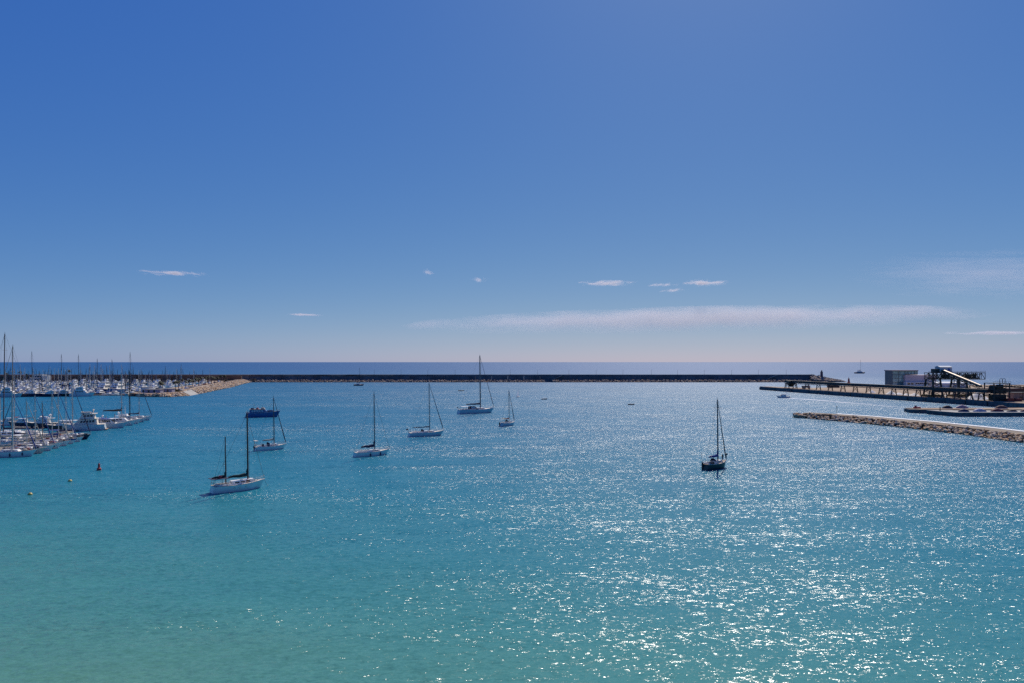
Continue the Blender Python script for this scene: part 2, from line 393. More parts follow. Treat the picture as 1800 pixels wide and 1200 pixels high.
def gal(D): return Vector((244+(600-D)*0.185, D, 0))
def truss(mb, a, b, w, h, nseg, r=0.14):
    """box truss between two points: chords, posts, diagonals"""
    a, b = Vector(a), Vector(b); t = (b-a).normalized(); sd = t.cross(Vector((0, 0, 1))).normalized()*w/2; u = Vector((0, 0, h))
    for s_ in (-1, 1):
        for q in (0, 1): mb.bar(a+sd*s_+u*q, b+sd*s_+u*q, r*1.5)
        for k in range(nseg+1):
            p_ = a.lerp(b, k/nseg); mb.bar(p_+sd*s_, p_+sd*s_+u, r)
            if k < nseg:
                q_ = a.lerp(b, (k+1)/nseg)
                mb.bar(p_+sd*s_+(u if k % 2 else u*0), q_+sd*s_+(u*0 if k % 2 else u), r)
    for k in range(nseg+1):
        p_ = a.lerp(b, k/nseg)
        for q in (0, 1): mb.bar(p_-sd+u*q, p_+sd+u*q, r)

# long conveyor gallery on trestles
cg = thing('conveyor_gallery', 'long dark elevated conveyor gallery on trestle legs along the cargo quay', 'conveyor')
seg = [606, 560, 520, 480, 440, 402]
for i in range(len(seg)-1):
    a, b = gal(seg[i]), gal(seg[i+1]-0.15 if i < len(seg)-2 else seg[i+1])
    mb = MB(); mb.bar((a.x, a.y, 8.5), (b.x, b.y, 8.5), 2.8, 1.5); mb.bar((a.x, a.y, 9.5), (b.x, b.y, 9.5), 2.2, 0.5)
    mb.build('gallery_span', STEEL_B, cg)
    mb = MB(); truss(mb, (a.x, a.y, 7.0), (b.x, b.y, 7.0), 2.6, 1.0, 10, 0.14); mb.build('truss', STEEL_B, cg)
for k, D in enumerate([604, 592, 575, 560, 545, 530, 516, 502, 489, 477, 466, 455, 444, 434, 424, 415, 407]):
    c = gal(D); mb = MB()
    for s_ in (-1, 1): mb.bar((c.x+s_*1.9, c.y, QZ), (c.x+s_*1.1, c.y, 7.4), 0.5)
    mb.bar((c.x-1.5, c.y, QZ+2.4), (c.x+1.5, c.y, QZ+2.4), 0.22)
    for s_ in (-1, 1): mb.bar((c.x-s_*1.7, c.y, QZ+.3), (c.x+s_*1.2, c.y, 7.2), 0.16)
    mb.build('trestle', STEEL_B, cg)
# discharge hopper at the outer end
hp = thing('discharge_hopper', 'dark loading hopper under the outer end of the conveyor gallery', 'hopper', (gal(598).x, 598, QZ))
mb = MB(); mb.loft([[(-3, -3, 6.4), (3, -3, 6.4), (3, 3, 6.4), (-3, 3, 6.4)], [(-3, -3, 4), (3, -3, 4), (3, 3, 4), (-3, 3, 4)], [(-.8, -.8, 1.2), (.8, -.8, 1.2), (.8, .8, 1.2), (-.8, .8, 1.2)]], closed=True); mb.build('hopper_bin', STEEL_D, hp)
for sx in (-2.8, 2.8):
    for sy in (-2.8, 2.8):
        mb = MB(); mb.bar((sx*1.1, sy*1.1, 0), (sx, sy, 4.2), 0.4); mb.build('leg', STEEL_D, hp)
p = gal(585); tr_ = thing('lorry', 'small pale lorry parked below the gallery near the quay tip', 'lorry', (p.x+5, 585, QZ))
mb = MB(); mb.box(-3.2, 1.6, -1.15, 1.15, 1.0, 2.6, top=(0.05, 0.05)); mb.build('load_bed', mat('lorry_grey', (.3, .28, .26), .7), tr_)
mb = MB(); mb.box(1.8, 3.6, -1.15, 1.15, 0.7, 2.9, top=(0.25, .1)); cb = mb.build('cab', WHITEP, tr_)
mb = MB(); mb.box(3.25, 3.52, -.95, .95, 1.8, 2.55); mb.build('windscreen', mat('dark_glass', (.02, .025, .03), .1, var=.1), cb)
for wx in (-2.3, -1.1, 2.7):
    for wy in (-1, 1):
        mb = MB(); mb.tube([(wx, wy*1.15, .5), (wx, wy*.85, .5)], .5, 10); mb.build('wheel', STEEL_B, tr_)

# ship loader: portal legs, truss bridge, cabin house, inclined conveyor
SL = Vector((277, 450, QZ))
sl = thing('ship_loader', 'tall dark green ship loader gantry with truss boom and sloping white conveyor', 'ship loader', SL)
def portal(x, hz, w0, w1, d):
    mb = MB()
    for yy in (-d, d):
        for s_ in (-1, 1): mb.bar((x+s_*w0, yy*1.15, 0.9), (x+s_*w1, yy, hz), 0.85)
        for k in range(4):
            f0, f1 = k/4, (k+1)/4; wa, wb = w0+(w1-w0)*f0, w0+(w1-w0)*f1; za, zb = .9+(hz-.9)*f0, .9+(hz-.9)*f1
            mb.bar((x-wb, yy, zb), (x+wb, yy, zb), 0.35); mb.bar((x-wa, yy, za), (x+wb, yy, zb), 0.26); mb.bar((x+wa, yy, za), (x-wb, yy, zb), 0.26)
    for s_ in (-1, 1):
        for f in (0.35, 0.7, 1.0):
            w = w0+(w1-w0)*f; mb.bar((x+s_*w, -d*1.1, .9+(hz-.9)*f), (x+s_*w, d*1.1, .9+(hz-.9)*f), 0.35)
    return mb.build('portal_leg', STEEL_D, sl)
portal(0.5, 11.6, 3.4, 2.2, 4.0); portal(17.5, 11.6, 3.6, 2.0, 4.0)
YEL = mat('bogie_yellow', (0.26, 0.17, 0.05), 0.7, var=0.3)
for x_ in (-2.9, 3.9, 13.9, 21.1):
    mb = MB(); mb.box(x_-1.2, x_+1.2, -5.2, 5.2, 0, 1.5, top=(.3, .3)); mb.build('bogie', YEL, sl)
mb = MB(); truss(mb, (-3.5, 0, 11.6), (33, 0, 11.6), 5.5, 4.2, 14, 0.26); truss(mb, (-3.5, 0, 12.6), (30, 0, 12.6), 3.0, 2.0, 12, 0.2)
mb.build('boom_truss', STEEL_D, sl)
mb = MB(); mb.bar((-3, 0, 12.2), (31, 0, 12.2), 1.8, 0.5); mb.box(21, 24.5, -2, 2, 12, 14.6); mb.box(26, 28, -1.6, 1.6, 12, 15.0); mb.box(7, 10, -2, 2, 12.2, 14.4); mb.build('belt_machinery', STEEL_D, sl)
mb = MB()
for k in range(13): mb.bar((-4+k*3.1, -2.9, 15.8), (-4+k*3.1, -2.9, 16.9), 0.1)
mb.bar((-4, -2.9, 16.9), (33.2, -2.9, 16.9), 0.12); mb.bar((-4, -2.9, 16.4), (33.2, -2.9, 16.4), 0.1); mb.build('handrail', STEEL_D, sl)
HOUSE = mat('house_panel', (0.50, 0.53, 0.56), 0.6, var=0.1)
mb = MB(); mb.box(3.6, 11.4, -2.6, 3.0, 15.9, 19.6); mb.add([(3.4, -2.8, 19.6), (11.6, -2.8, 19.6), (11.6, 3.2, 19.6), (3.4, 3.2, 19.6), (3.4, .2, 20.4), (11.6, .2, 20.4)], [(0, 1, 5, 4), (2, 3, 4, 5), (1, 2, 5), (3, 0, 4)])
hs = mb.build('drive_house', HOUSE, sl)
mb = MB(); mb.box(8.7, 10.2, -2.72, -2.6, 17.1, 18.6); mb.build('blue_sign', mat('blue_sign', (.03, .10, .38), .5), hs)
mb = MB(); mb.box(.6, 3.4, -2.2, 2.4, 15.9, 18.4); mb.build('side_house', STEEL_D, sl)
# inclined conveyor with bright sheet cover
a, b = Vector((5.2, -2, 17.4)), Vector((5.0, -39.5, 8.2))
mb = MB(); mb.bar(a, b, 1.7, 0.5); mb.build('inclined_belt', STEEL_D, sl)
mb = MB(); n_ = 12
for k in range(n_):
    c0, c1 = a.lerp(b, k/n_)+Vector((0, 0, .55)), a.lerp(b, (k+.96)/n_)+Vector((0, 0, .55))
    m2 = MB(); m2.tube([c0, c1], 0.7, 8, r2=0.45); m2.build('cover_sheet', mat('bright_sheet', (.55, .44, .32), .3, 0.4, var=.08), sl)
mb = MB(); truss(mb, a-Vector((0, 0, 1.6)), b-Vector((0, 0, 1.6)), 1.8, 1.3, 14, 0.14); mb.build('incline_truss', STEEL_D, sl)
for yy, zz in ((-16, 11.5), (-28, 8.6)):
    mb = MB()
    for s_ in (-1, 1): mb.bar((5.1+s_*1.8, yy, 0), (5.1+s_*.9, yy, zz), .35)
    mb.bar((3.6, yy, zz*.5), (6.6, yy, zz*.5), .25); mb.bar((3.4, yy, .4), (6.0, yy, zz), .2); mb.build('strut', STEEL_D, sl)
# transfer tower on the right
tt = thing('transfer_tower', 'dark steel transfer tower where the conveyors meet at the right edge', 'tower', (287, 404, QZ))
mb = MB()
for sx in (-4.6, 4.6):
    for sy in (-4, 4): mb.bar((sx, sy, 0), (sx, sy, 10.4), .5)
for z_ in (3, 6, 8.6, 10.4):
    for s_ in (-1, 1): mb.bar((-4.6, 4*s_, z_), (4.6, 4*s_, z_), .35); mb.bar((4.6*s_, -4, z_), (4.6*s_, 4, z_), .35)
for s_ in (-1, 1):
    for k, (z0, z1) in enumerate(((0, 3), (3, 6), (6, 8.6))): mb.bar((-4.6, 4*s_, z0), (4.6, 4*s_, z1), .22); mb.bar((4.6, 4*s_, z0), (-4.6, 4*s_, z1), .22)
mb.build('frame', STEEL_D, tt)
mb = MB(); mb.box(-3, 3.4, -3, 3, 0, 3.8); mb.box(-2, 4, -2.5, 2.5, 4.2, 7.6); mb.box(-3.6, 0, -2.6, 2.6, 6.4, 9.2, top=(.6, .6)); mb.tube([(-2, -2.6, 8.6), (1.5, -2.6, 8.6)], 1.1, 10); mb.build('machinery', STEEL_D, tt)
mb = MB(); mb.box(-5, 5, -4.4, 4.4, 10.4, 10.55)
for k in range(9): mb.bar((-5+k*1.25, -4.4, 10.5), (-5+k*1.25, -4.4, 11.6), .09)
mb.bar((-5, -4.4, 11.6), (5, -4.4, 11.6), .1); mb.build('platform', STEEL_D, tt)
mb = MB()
for x_ in (1.6, 3.2): mb.tube([(x_, 0, 10.5), (x_, 0, 12.6), (x_+.5, 0, 13.1), (x_+1.3, 0, 13.1), (x_+1.7, 0, 12.6), (x_+1.7, 0, 10.5)], .14, 6)
mb.build('pipe_hoop', STEEL_D, tt)
c2 = thing('feeder_conveyor', 'dark conveyor bridge descending to the right from the transfer tower', 'conveyor', (292, 405, 0))
mb = MB(); truss(mb, (0, 0, 11.2), (60, 2, 6.5), 2.2, 1.6, 22, .13); mb.build('truss', STEEL_B, c2)
mb = MB(); mb.bar((0, 0, 11.8), (60, 2, 7.1), 1.7, .7); mb.build('belt', STEEL_B, c2)
for x_ in (12, 26):
    mb = MB()
    for s_ in (-1, 1): mb.bar((x_, s_*1.6, QZ), (x_, s_*.9, 11.2-x_*.078), .3)
    mb.build('trestle', STEEL_B, c2)

# gypsum heaps
def heap(name, label, c, r, h, m, seed, group=None, sy=1.0):
    mb = MB(); r_ = random.Random(seed); n1, n2 = 8, 22; rings = []
    for i in range(n1+1):
        f = i/n1; rings.append([(r*(1-f)**1.05*cos(2*pi*j/n2)*(1+.10*mnoise.noise((cos(2*pi*j/n2)*1.5+seed, sin(2*pi*j/n2)*1.5, f*2))), sy*r*(1-f)**1.05*sin(2*pi*j/n2)*(1+.1*mnoise.noise((cos(2*pi*j/n2)*1.5+seed, sin(2*pi*j/n2)*1.5, f*2))),
                                h*f-(0.12*h*f**6)) for j in range(n2)])
    rings[-1] = [(p_[0]*0, p_[1]*0, h*0.9) for p_ in rings[-1]]
    mb.loft(rings, closed=True, cap=False)
    o = mb.build(name, m, smooth=True); o.location = c
    return tag(o, label, 'heap', group)
heap('gypsum_heap', 'largest white gypsum heap, under the sloping conveyor', XD(1718, 420, QZ), 6.4, 5.0, GYPSUM, 1, 'gypsum heaps on the quay')
for px_, D, r, h, lb in ((1566, 486, 3.4, 2.8, 'white gypsum heap furthest left but one on the cargo quay'), (1533, 512, 2.6, 1.9, 'leftmost small white gypsum heap on the cargo quay'),
                         (1580, 482, 2.9, 1.5, 'flat white gypsum heap just right of the taller leftmost pair'), (1594, 474, 2.5, 1.3, 'smallest white gypsum heap in the middle of the row'),
                         (1607, 466, 3.2, 1.9, 'white gypsum heap just left of the ship loader legs'), (1668, 462, 3.0, 1.7, 'white gypsum heap between the legs of the ship loader')):
    heap('gypsum_heap', lb, XD(px_, D, QZ), r, h, GYPSUM, int(px_), 'gypsum heaps on the quay')

# glass fronted building behind the quay
GB_D = 652.0
def gx(px_): return XD(px_, GB_D).x
gb = thing('glass_building', 'glass fronted building with pinkish hall behind the conveyor gallery', 'building', (gx(1569), GB_D, QZ))
W1 = gx(1613)-gx(1569); Wg = gx(1591)-gx(1569); Wh = gx(1643)-gx(1569)
def zz(y): return CAM_H-(y-EYE)/FPX*GB_D-QZ
FRM = mat('curtain_frame', (.16, .17, .18), .5, .4); PINK = mat('pinkish_render', (.64, .53, .52), .85, var=.08, scale=.2)
GLS = mat('green_glass', (.34, .55, .50), .15, var=.25, scale=.2); OFFW = mat('off_white_render', (.78, .73, .69), .85, var=.06, scale=.3)
zt = zz(649.5)
mb = MB(); mb.box(0.3, Wg, .6, 14, 0, zt-.8); mb.box(Wg, W1, .6, 14, zz(657.5), zt-.8); mb.build('core', FRM, gb)
mb = MB(); mb.box(-.3, W1+.4, -.6, 14.4, zt-.8, zt); mb.build('roof_slab', mat('roof_pinkgrey', (.30, .25, .26), .8), gb)
nr = 4
for r_ in range(nr):
    z0, z1 = (zt-.8)*r_/nr, (zt-.8)*(r_+1)/nr
    for c_ in range(2):
        mb = MB(); mb.box(Wg*c_/2+.15, Wg*(c_+1)/2-.15, 0.3, .5, z0+.15, z1-.15); mb.build('glass_pane', GLS, gb)
for c_ in range(4):
    x0, x1 = Wg+(W1-Wg)*c_/4, Wg+(W1-Wg)*(c_+1)/4
    mb = MB(); mb.box(x0+.15, x1-.15, .3, .5, zz(657)+.3, zt-1.0); mb.build('glass_pane', GLS, gb)
mb = MB()
for r_ in range(nr+1): mb.bar((0, .2, (zt-.8)*r_/nr), (Wg, .2, (zt-.8)*r_/nr), .28)
for c_ in range(3): mb.bar((Wg*c_/2, .15, 0), (Wg*c_/2, .15, zt-.8), .28)
for c_ in range(1, 5): mb.bar((Wg+(W1-Wg)*c_/4, .15, zz(657)), (Wg+(W1-Wg)*c_/4, .15, zt-.8), .28)
mb.bar((Wg, .2, zz(657)), (W1, .2, zz(657)), .28); mb.build('curtain_wall_frame', FRM, gb)
mb = MB(); mb.box(Wg-1.5, Wh, -3.0, 16, 0, zz(658)); mb.build('hall', PINK, gb)
mb = MB(); mb.box(Wg-3.2, Wh+1, -7, -2.9, 0, zz(670)); lw = mb.build('low_wing', OFFW, gb)
DG = MATS['dark_glass']
for px_ in (1590, 1596, 1603, 1606.5, 1610, 1613.5, 1617, 1626):
    x_ = gx(px_)-gx(1569); w_ = 1.1 if px_ < 1600 or px_ > 1620 else .75
    mb = MB(); mb.box(x_-w_, x_+w_, -7.12, -7.0, zz(674.5) if px_ < 1600 else zz(673.5), zz(671.5)); mb.build('window', DG, lw)
# long white store behind the loader legs
st = thing('storage_shed', 'long white storage shed with rounded roof behind the ship loader', 'shed', (XD(1648, 600).x, 600, QZ))
Ls = XD(1700, 600).x-XD(1648, 600).x
mb = MB(); mb.box(0, Ls, 0, 12, 0, 3.6); mb.build('wall', OFFW, st)
mb = MB(); mb.loft([[(x_, 6-6.4*cos(pi*k/8), 3.6+1.8*sin(pi*k/8)) for k in range(9)] for x_ in (-.4, Ls+.4)], closed=True); mb.build('roof', WHITEP, st, smooth=False)
for k in range(4):
    mb = MB(); mb.box(3+k*6, 6+k*6, -.12, 0, .2, 2.8); mb.build('door', HOUSE, st)
# brown retaining wall, sheds and containers at the right
BRN = mat('brown_wall', (.20, .11, .075), .9, var=.25, scale=.3)
rw = thing('retaining_wall', 'long brown wall with pale coping beyond the transfer tower', 'wall', (XD(1640, 520).x, 520, QZ))
mb = MB(); mb.box(0, 160, 0, .8, 0, 2.6); mb.build('wall', BRN, rw)
mb = MB(); mb.box(-.2, 160.2, -.3, 1.1, 2.6, 2.95); mb.build('coping', CONC, rw)
for px_, y_, D, w_, h_, m_, lb in ((1467, 0, 610, 9, 3.2, BRN, 'low brown hut on the quay behind the outer gallery'), (1796, 0, 410, 10, 4.3, mat('clay_render', (.42, .28, .24), .9), 'pinkish site hut at the far right edge of the quay')):
    h0 = thing('site_hut', lb, 'hut', XD(px_, D, QZ))
    mb = MB(); mb.box(-w_/2, w_/2, 0, 5, 0, h_); mb.build('wall', m_, h0)
    mb = MB(); mb.box(-w_/2-.4, w_/2+.4, -.4, 5.4, h_, h_+.35); mb.build('roof', CONC_D, h0)
    mb = MB(); mb.box(-1.2, .2, -.1, 0, .1, 2.2); mb.build('door', DG, h0)
for k, (px_, D, c_, lb) in enumerate(((1776, 398, (.30, .06, .04), 'rust red bin standing right of the transfer tower'), (1681, 458, (.28, .07, .05), 'rust red skip beside the ship loader bogies'),
                                      (1700, 462, (.24, .10, .07), 'brown skip behind the large gypsum heap'), (1788, 398, (.20, .05, .05), 'dark red bin before the pinkish site hut'))):
    o = thing('skip', lb, 'skip', XD(px_, D, QZ), group='skips on the cargo quay')
    mb = MB(); mb.loft([[(-2, -1, 0), (2, -1, 0), (2, 1, 0), (-2, 1, 0)], [(-2.7, -1.1, 1.7), (2.7, -1.1, 1.7), (2.7, 1.1, 1.7), (-2.7, 1.1, 1.7)]], closed=True); mb.build('body', mat('skip%d' % k, c_, .8, var=.3), o)
    for s_ in (-1, 1):
        mb = MB(); mb.bar((s_*2.2, -1.15, 1.1), (s_*2.7, -1.15, .7), .25); mb.build('lifting_lug', STEEL_B, o)

# ------------------------------------------------------------------ two low fishing quays with covered heaps
DZ = 2.0
d1 = thing('fishing_quay', 'low concrete fishing quay furthest from the groyne, red tender box on its tip', 'quay')
mb = MB(); mb.prism([(203, 349), (206, 345.5), (340, 345.5), (340, 357), (205, 357)], -2, DZ-.25); mb.build('base', CONC_D, d1)
d2 = thing('fishing_quay', 'low concrete fishing quay nearest the groyne, with a row of covered heaps', 'quay')
mb = MB(); mb.prism([(206.5, 340), (211, 324.5), (340, 324.5), (340, 338), (216, 340)], -2, DZ-.25); mb.build('base', CONC_D, d2)
for k in range(11):
    mb = MB(); mb.box(206+k*12, 206+(k+.99)*12, 345.3, 357.2, DZ-.25, DZ); mb.build('deck_slab', SAND, d1)
    mb = MB()
    if k == 0: mb.prism([(206.3, 340.2), (211, 324.3), (218.9, 324.3), (218.9, 340.2)], DZ-.25, DZ)
    else: mb.box(207+k*12, 207+(k+.99)*12, 324.3, 338.2, DZ-.25, DZ)
    mb.build('deck_slab', CONC, d2)
def covered(label, px_, D, L, h, c, seed):
    me_c = mat('cover_%d' % seed, c, .8, var=.3, scale=1.2); o = thing('covered_heap', label, 'heap', XD(px_, D, DZ), rng.uniform(-.08, .08), 'covered heaps on the fishing quays')
    mb = MB(); rings = []
    for i in range(15):
        f = i/14; w = max(.02, sin(pi*f)**.45)
        rings.append([((f-.5)*L, 1.35*w*cos(pi*j/10)*(1+.12*mnoise.noise((f*6+seed, j*.5, 0))), max(0, h*w*(.62+.38*sin(pi*f))*sin(pi*j/10)*(1+.16*mnoise.noise((f*7+seed, j*.6, 3))))) for j in range(11)])
    mb.loft(rings, closed=False, cap=True); mb.build('cover', me_c, o, smooth=True)
    mb = MB(); mb.tube([((f/10-.5)*L*.98, -1.36*max(.05, sin(pi*f/10)**.45), .07) for f in range(11)], .09, 5); mb.build('rope_edge', WHITEP, o)
    return o
NVY, WHT, MAR, DRK = (.02, .035, .10), (.45, .45, .55), (.16, .035, .045), (.025, .025, .04)
covered('dark navy covered heap, leftmost on the far fishing quay', 1665, 352, 6.0, 1.6, DRK, 1)
covered('pale pinkish covered heap beside the dark one on the far fishing quay', 1691, 353, 6.6, 1.8, (.42, .32, .36), 2)
covered('brown heap with pale top, rightmost on the far fishing quay', 1760, 351, 7.0, 1.7, (.12, .06, .055), 3)
covered('dark blue covered heap, leftmost on the near fishing quay', 1694, 328, 5.6, 1.5, NVY, 4)
covered('whitish covered heap second from the left on the near fishing quay', 1722, 329, 7.2, 1.6, WHT, 5)
covered('maroon covered heap in the middle of the near fishing quay', 1753, 329, 6.8, 1.6, MAR, 6)
covered('small dark covered heap right of the maroon one on the near quay', 1779, 328.5, 5.4, 1.2, DRK, 7)
covered('maroon covered heap cut by the right edge on the near quay', 1803, 328.5, 5.4, 1.4, (.12, .03, .05), 8)
p = XD(1612, 352, DZ); rb = thing('tender_box', 'small red equipment box with a post on the fishing quay tip', 'box', p)
mb = MB(); mb.box(-1.6, 1.6, -.8, .8, 0, .8, top=(.1, .1)); mb.build('box', RED, rb)
mb = MB(); mb.box(-1.1, -.4, -.4, .4, .8, 1.5); mb.build('motor_cover', MATS['tower_stone'], rb)
p = XD(1652.5, 336, DZ); bo = thing('mooring_post', 'dark mooring post standing on the near fishing quay corner', 'post', p)
mb = MB(); mb.lathe([(.35, 0), (.3, .2), (.2, .3), (.2, 1.5), (.32, 1.6), (.3, 1.8)], 8); mb.build('post', STEEL_B, bo)
mb = MB(); mb.tube([(-.5, 0, 1.3), (.5, 0, 1.3)], .1, 6); mb.build('cross_pin', STEEL_B, bo)
# ------------------------------------------------------------------ boats
GEL = mat('white_gelcoat', (0.85, 0.82, 0.76), 0.35, var=0.05, scale=0.8)
DECKW = mat('cream_deck', (0.74, 0.66, 0.55), 0.6, var=0.10, scale=1.5)
TEAK = mat('teak_deck', (0.34, 0.23, 0.15), 0.7, var=0.15, scale=2.0)
ALU = mat('backlit_mast_aluminium', (0.10, 0.10, 0.11), 0.45, 0.2, var=0.1)  # shade of the backlit masts and booms put into this dark colour
ALU_L = mat('pale_mast', (0.62, 0.56, 0.48), 0.5, var=0.1)
WOODM = mat('varnished_wood', (0.10, 0.040, 0.025), 0.5, var=0.2)
NAVY = mat('navy_canvas', (0.015, 0.022, 0.075), 0.85, var=0.2)
BLUEC = mat('blue_canvas', (0.02, 0.06, 0.26), 0.85, var=0.2)
GREENC = mat('dark_green_canvas', (0.015, 0.05, 0.045), 0.85, var=0.2)
BEIGEC = mat('beige_canvas', (0.48, 0.42, 0.33), 0.85, var=0.15)
REDC = mat('red_canvas', (0.32, 0.05, 0.05), 0.85, var=0.2)
BLK = mat('black_rubber', (0.02, 0.02, 0.022), 0.7)
WIRE = mat('rig_wire', (0.10, 0.10, 0.11), 0.5, 0.3)
ANTIF = mat('antifouling', (0.015, 0.02, 0.06), 0.7)
HULLS = {'white': GEL, 'pale': mat('pale_blue_grey_hull', (.62, .66, .66), .35, var=.06), 'navy': mat('navy_hull', (.012, .02, .06), .3, var=.1),
         'blue': mat('blue_hull', (.03, .15, .38), .5, var=.2), 'teal': mat('dark_green_hull', (.01, .045, .05), .35, var=.15),
         'slate': mat('slate_green_hull', (.10, .15, .16), .4, var=.12), 'brown': mat('brown_hull', (.20, .09, .05), .5, var=.2), 'cream': mat('cream_hull', (.58, .54, .46), .4, var=.08)}
ORANGE = mat('orange_lifebuoy', (.65, .14, .04), .6)
SKIN = mat('grey_fender', (.45, .46, .5), .5)

def hull_geo(L, B, F, stern=0.72, fine=1.0, rake=0.10, sheer=0.35, draft=0.35, tumble=0.0, n=15):
    """sections from stern (x=-L/2) to bow; returns rings of 2*k+1 points and the deck edge"""
    rings, edge = [], []
    for i in range(n):
        t = i/(n-1)
        w = (stern+(1-stern)*sin(min(1, t/0.42)*pi/2)) if t < 0.42 else max(0.012, 1-((t-0.42)/0.58)**(2.1*fine))
        hb = B/2*w; zs = F*(1+sheer*(max(0, t-0.3)/0.7)**2+0.06*(1-t))
        ring = []
        for q in (1.0, 0.66, 0.30, 0.0, -0.6, -1.0):
            if q >= 0: z = zs*q; k = (0.80+0.20*q**0.7) if t < .85 else (0.55+.45*q)
            else: z = draft*q; k = 0.78*(1+q*0.72)*(1.0 if t < .85 else .55/.78)
            xo = -L/2+L*t*(1-rake)+(rake*L*t if True else 0)*(0.35+0.65*max(0, q)*1.0 if t > .5 else 0.5)
            xo = -L/2+L*t-(rake*L)*max(0, (t-.55)/.45)**2*(1-max(0, q))+(-0.02*L if t == 0 and q < .5 else 0)
            ring.append((xo, hb*k, z))
        rings.append([(x, -y, z) for x, y, z in ring]+[(x, y, z) for x, y, z in ring[::-1]])
        edge.append((ring[0][0], hb, zs))
    return rings, edge
def build_hull(t, L, B, F, m, boot=ANTIF, stripe=None, **kw):
    rings, edge = hull_geo(L, B, F, **kw)
    mb = MB(); mb.loft(rings, 0, closed=False, cap=True)
    # boot top below q=0.0 row, optional sheer stripe on the top row
    nn = len(rings[0])-1
    for i in range(len(mb.f)):
        if i < (len(rings)-1)*nn:
            j = i % nn
            if j in (3, 4, 5, 6, 7): mb.m[i] = 1
            elif stripe and j in (0, nn-1): mb.m[i] = 2
    h = mb.build('hull', [m, boot, stripe or m], t, smooth=False)
    mb = MB(); mb.tube([(x, -y*1.005, z-.03) for x, y, z in edge]+[(x, y*1.005, z-.03) for x, y, z in edge[::-1]], 0.055, 5)
    mb.build('rubbing_strake', DECKW if m is not GEL else ALU_L, h)
    return edge
def build_deck(t, edge, m=DECKW, drop=0.07):
    mb = MB(); rings = []
    for x, y, z in edge: rings.append([(x, -y*.97, z-drop), (x, -y*.5, z-drop+.05), (x, 0, z-drop+.07), (x, y*.5, z-drop+.05), (x, y*.97, z-drop)])
    mb.loft(rings, cap=False); return mb.build('deck', m, t)
def deck_z(edge, x):
    for a, b in zip(edge, edge[1:]):
        if a[0] <= x <= b[0]: f = (x-a[0])/(b[0]-a[0]+1e-6); return a[2]+(b[2]-a[2])*f-.02
    return edge[-1][2] if x > edge[-1][0] else edge[0][2]
def half_w(edge, x):
    for a, b in zip(edge, edge[1:]):
        if a[0] <= x <= b[0]: f = (x-a[0])/(b[0]-a[0]+1e-6); return a[1]+(b[1]-a[1])*f
    return 0.1
def cabin(t, edge, x0, x1, h, wf=.62, m=GEL, name='cabin', slope=.5, nwin=3, z0=None, winm=None, front=None):
    za, zb = (z0, z0) if z0 is not None else (deck_z(edge, x0), deck_z(edge, x1))
    wa, wb = half_w(edge, x0)*wf, min(half_w(edge, x0), half_w(edge, x1))*wf
    fr = h*slope if front is None else front
    lo = min(za, zb)
    vs_ = [(x0, -wa, lo-.1), (x1, -wb, lo-.1), (x1, wb, lo-.1), (x0, wa, lo-.1), (x0+h*.15, -wa*.86, za+h), (x1-fr, -wb*.86, zb+h*.86), (x1-fr, wb*.86, zb+h*.86), (x0+h*.15, wa*.86, za+h)]
    mb = MB(); mb.add(vs_, [(0, 3, 2, 1), (4, 5, 6, 7), (0, 1, 5, 4), (1, 2, 6, 5), (2, 3, 7, 6), (3, 0, 4, 7)])
    o = mb.build(name, m, t)
    if nwin:
        gm = winm or MATS['dark_glass']
        for s_ in (-1, 1):
            for k in range(nwin):
                f0, f1 = .12+.72*k/nwin, .12+.72*(k+.78)/nwin
                def pt(f, q):
                    xb = x0+(x1-x0)*f; xt = x0+h*.15+(x1-fr-x0-h*.15)*f; wB = wa+(wb-wa)*f
                    zB = lo-.1; zT = za+h+(zb+h*.86-za-h)*f
                    return (xb+(xt-xb)*q, s_*((wB+(wB*.86-wB)*q)+.02), zB+(zT-zB)*q)
                mb = MB(); mb.add([pt(f0, .42), pt(f1, .42), pt(f1, .80), pt(f0, .80)], [(0, 1, 2, 3)])
                a = mb.v; mb.add([(x, y-s_*.05, z) for x, y, z in a[:4]], [(3, 2, 1, 0)]); mb.f += [(0, 1, 5, 4), (1, 2, 6, 5), (2, 3, 7, 6), (3, 0, 4, 7)]; mb.m += [0]*4
                mb.build('window', gm, o)
    return o
def rails(t, edge, L, h=.62, bow=True, stern=True, n=6):
    mb = MB(); xs = [-L/2+L*(.06+.88*k/(n-1)) for k in range(n)]
    for s_ in (-1, 1):
        top = [(x, s_*half_w(edge, x)*.95, deck_z(edge, x)+h) for x in xs]
        for x, y, z in top: mb.tube([(x, y, z-h-.05), (x, y, z)], .022, 4)
        mb.tube(top, .016, 4); mb.tube([(x, y, z-h*.45) for x, y, z in top], .013, 4)
    mb.build('guard_rail', ALU_L, t)
    if bow:
        mb = MB(); x1 = xs[-1]; w = half_w(edge, x1)*.95; z = deck_z(edge, x1)
        mb.tube([(x1, -w, z+h), (L/2*.99, -.12, z+h+.12), (L/2*.99, .12, z+h+.12), (x1, w, z+h)], .03, 5); mb.tube([(L/2*.96, 0, z), (L/2*.99, 0, z+h+.12)], .03, 5); mb.build('pulpit', ALU_L, t)
    if stern:
        mb = MB(); x0 = xs[0]; w = half_w(edge, x0)*.95; z = deck_z(edge, x0); xe = -L/2+.05
        mb.tube([(x0, -w, z+h), (xe, -w*.9, z+h), (xe, w*.9, z+h), (x0, w, z+h)], .03, 5)
        for s_ in (-1, 1): mb.tube([(xe, s_*w*.8, z-.05), (xe, s_*w*.8, z+h)], .025, 5)
        mb.build('pushpit', ALU_L, t)
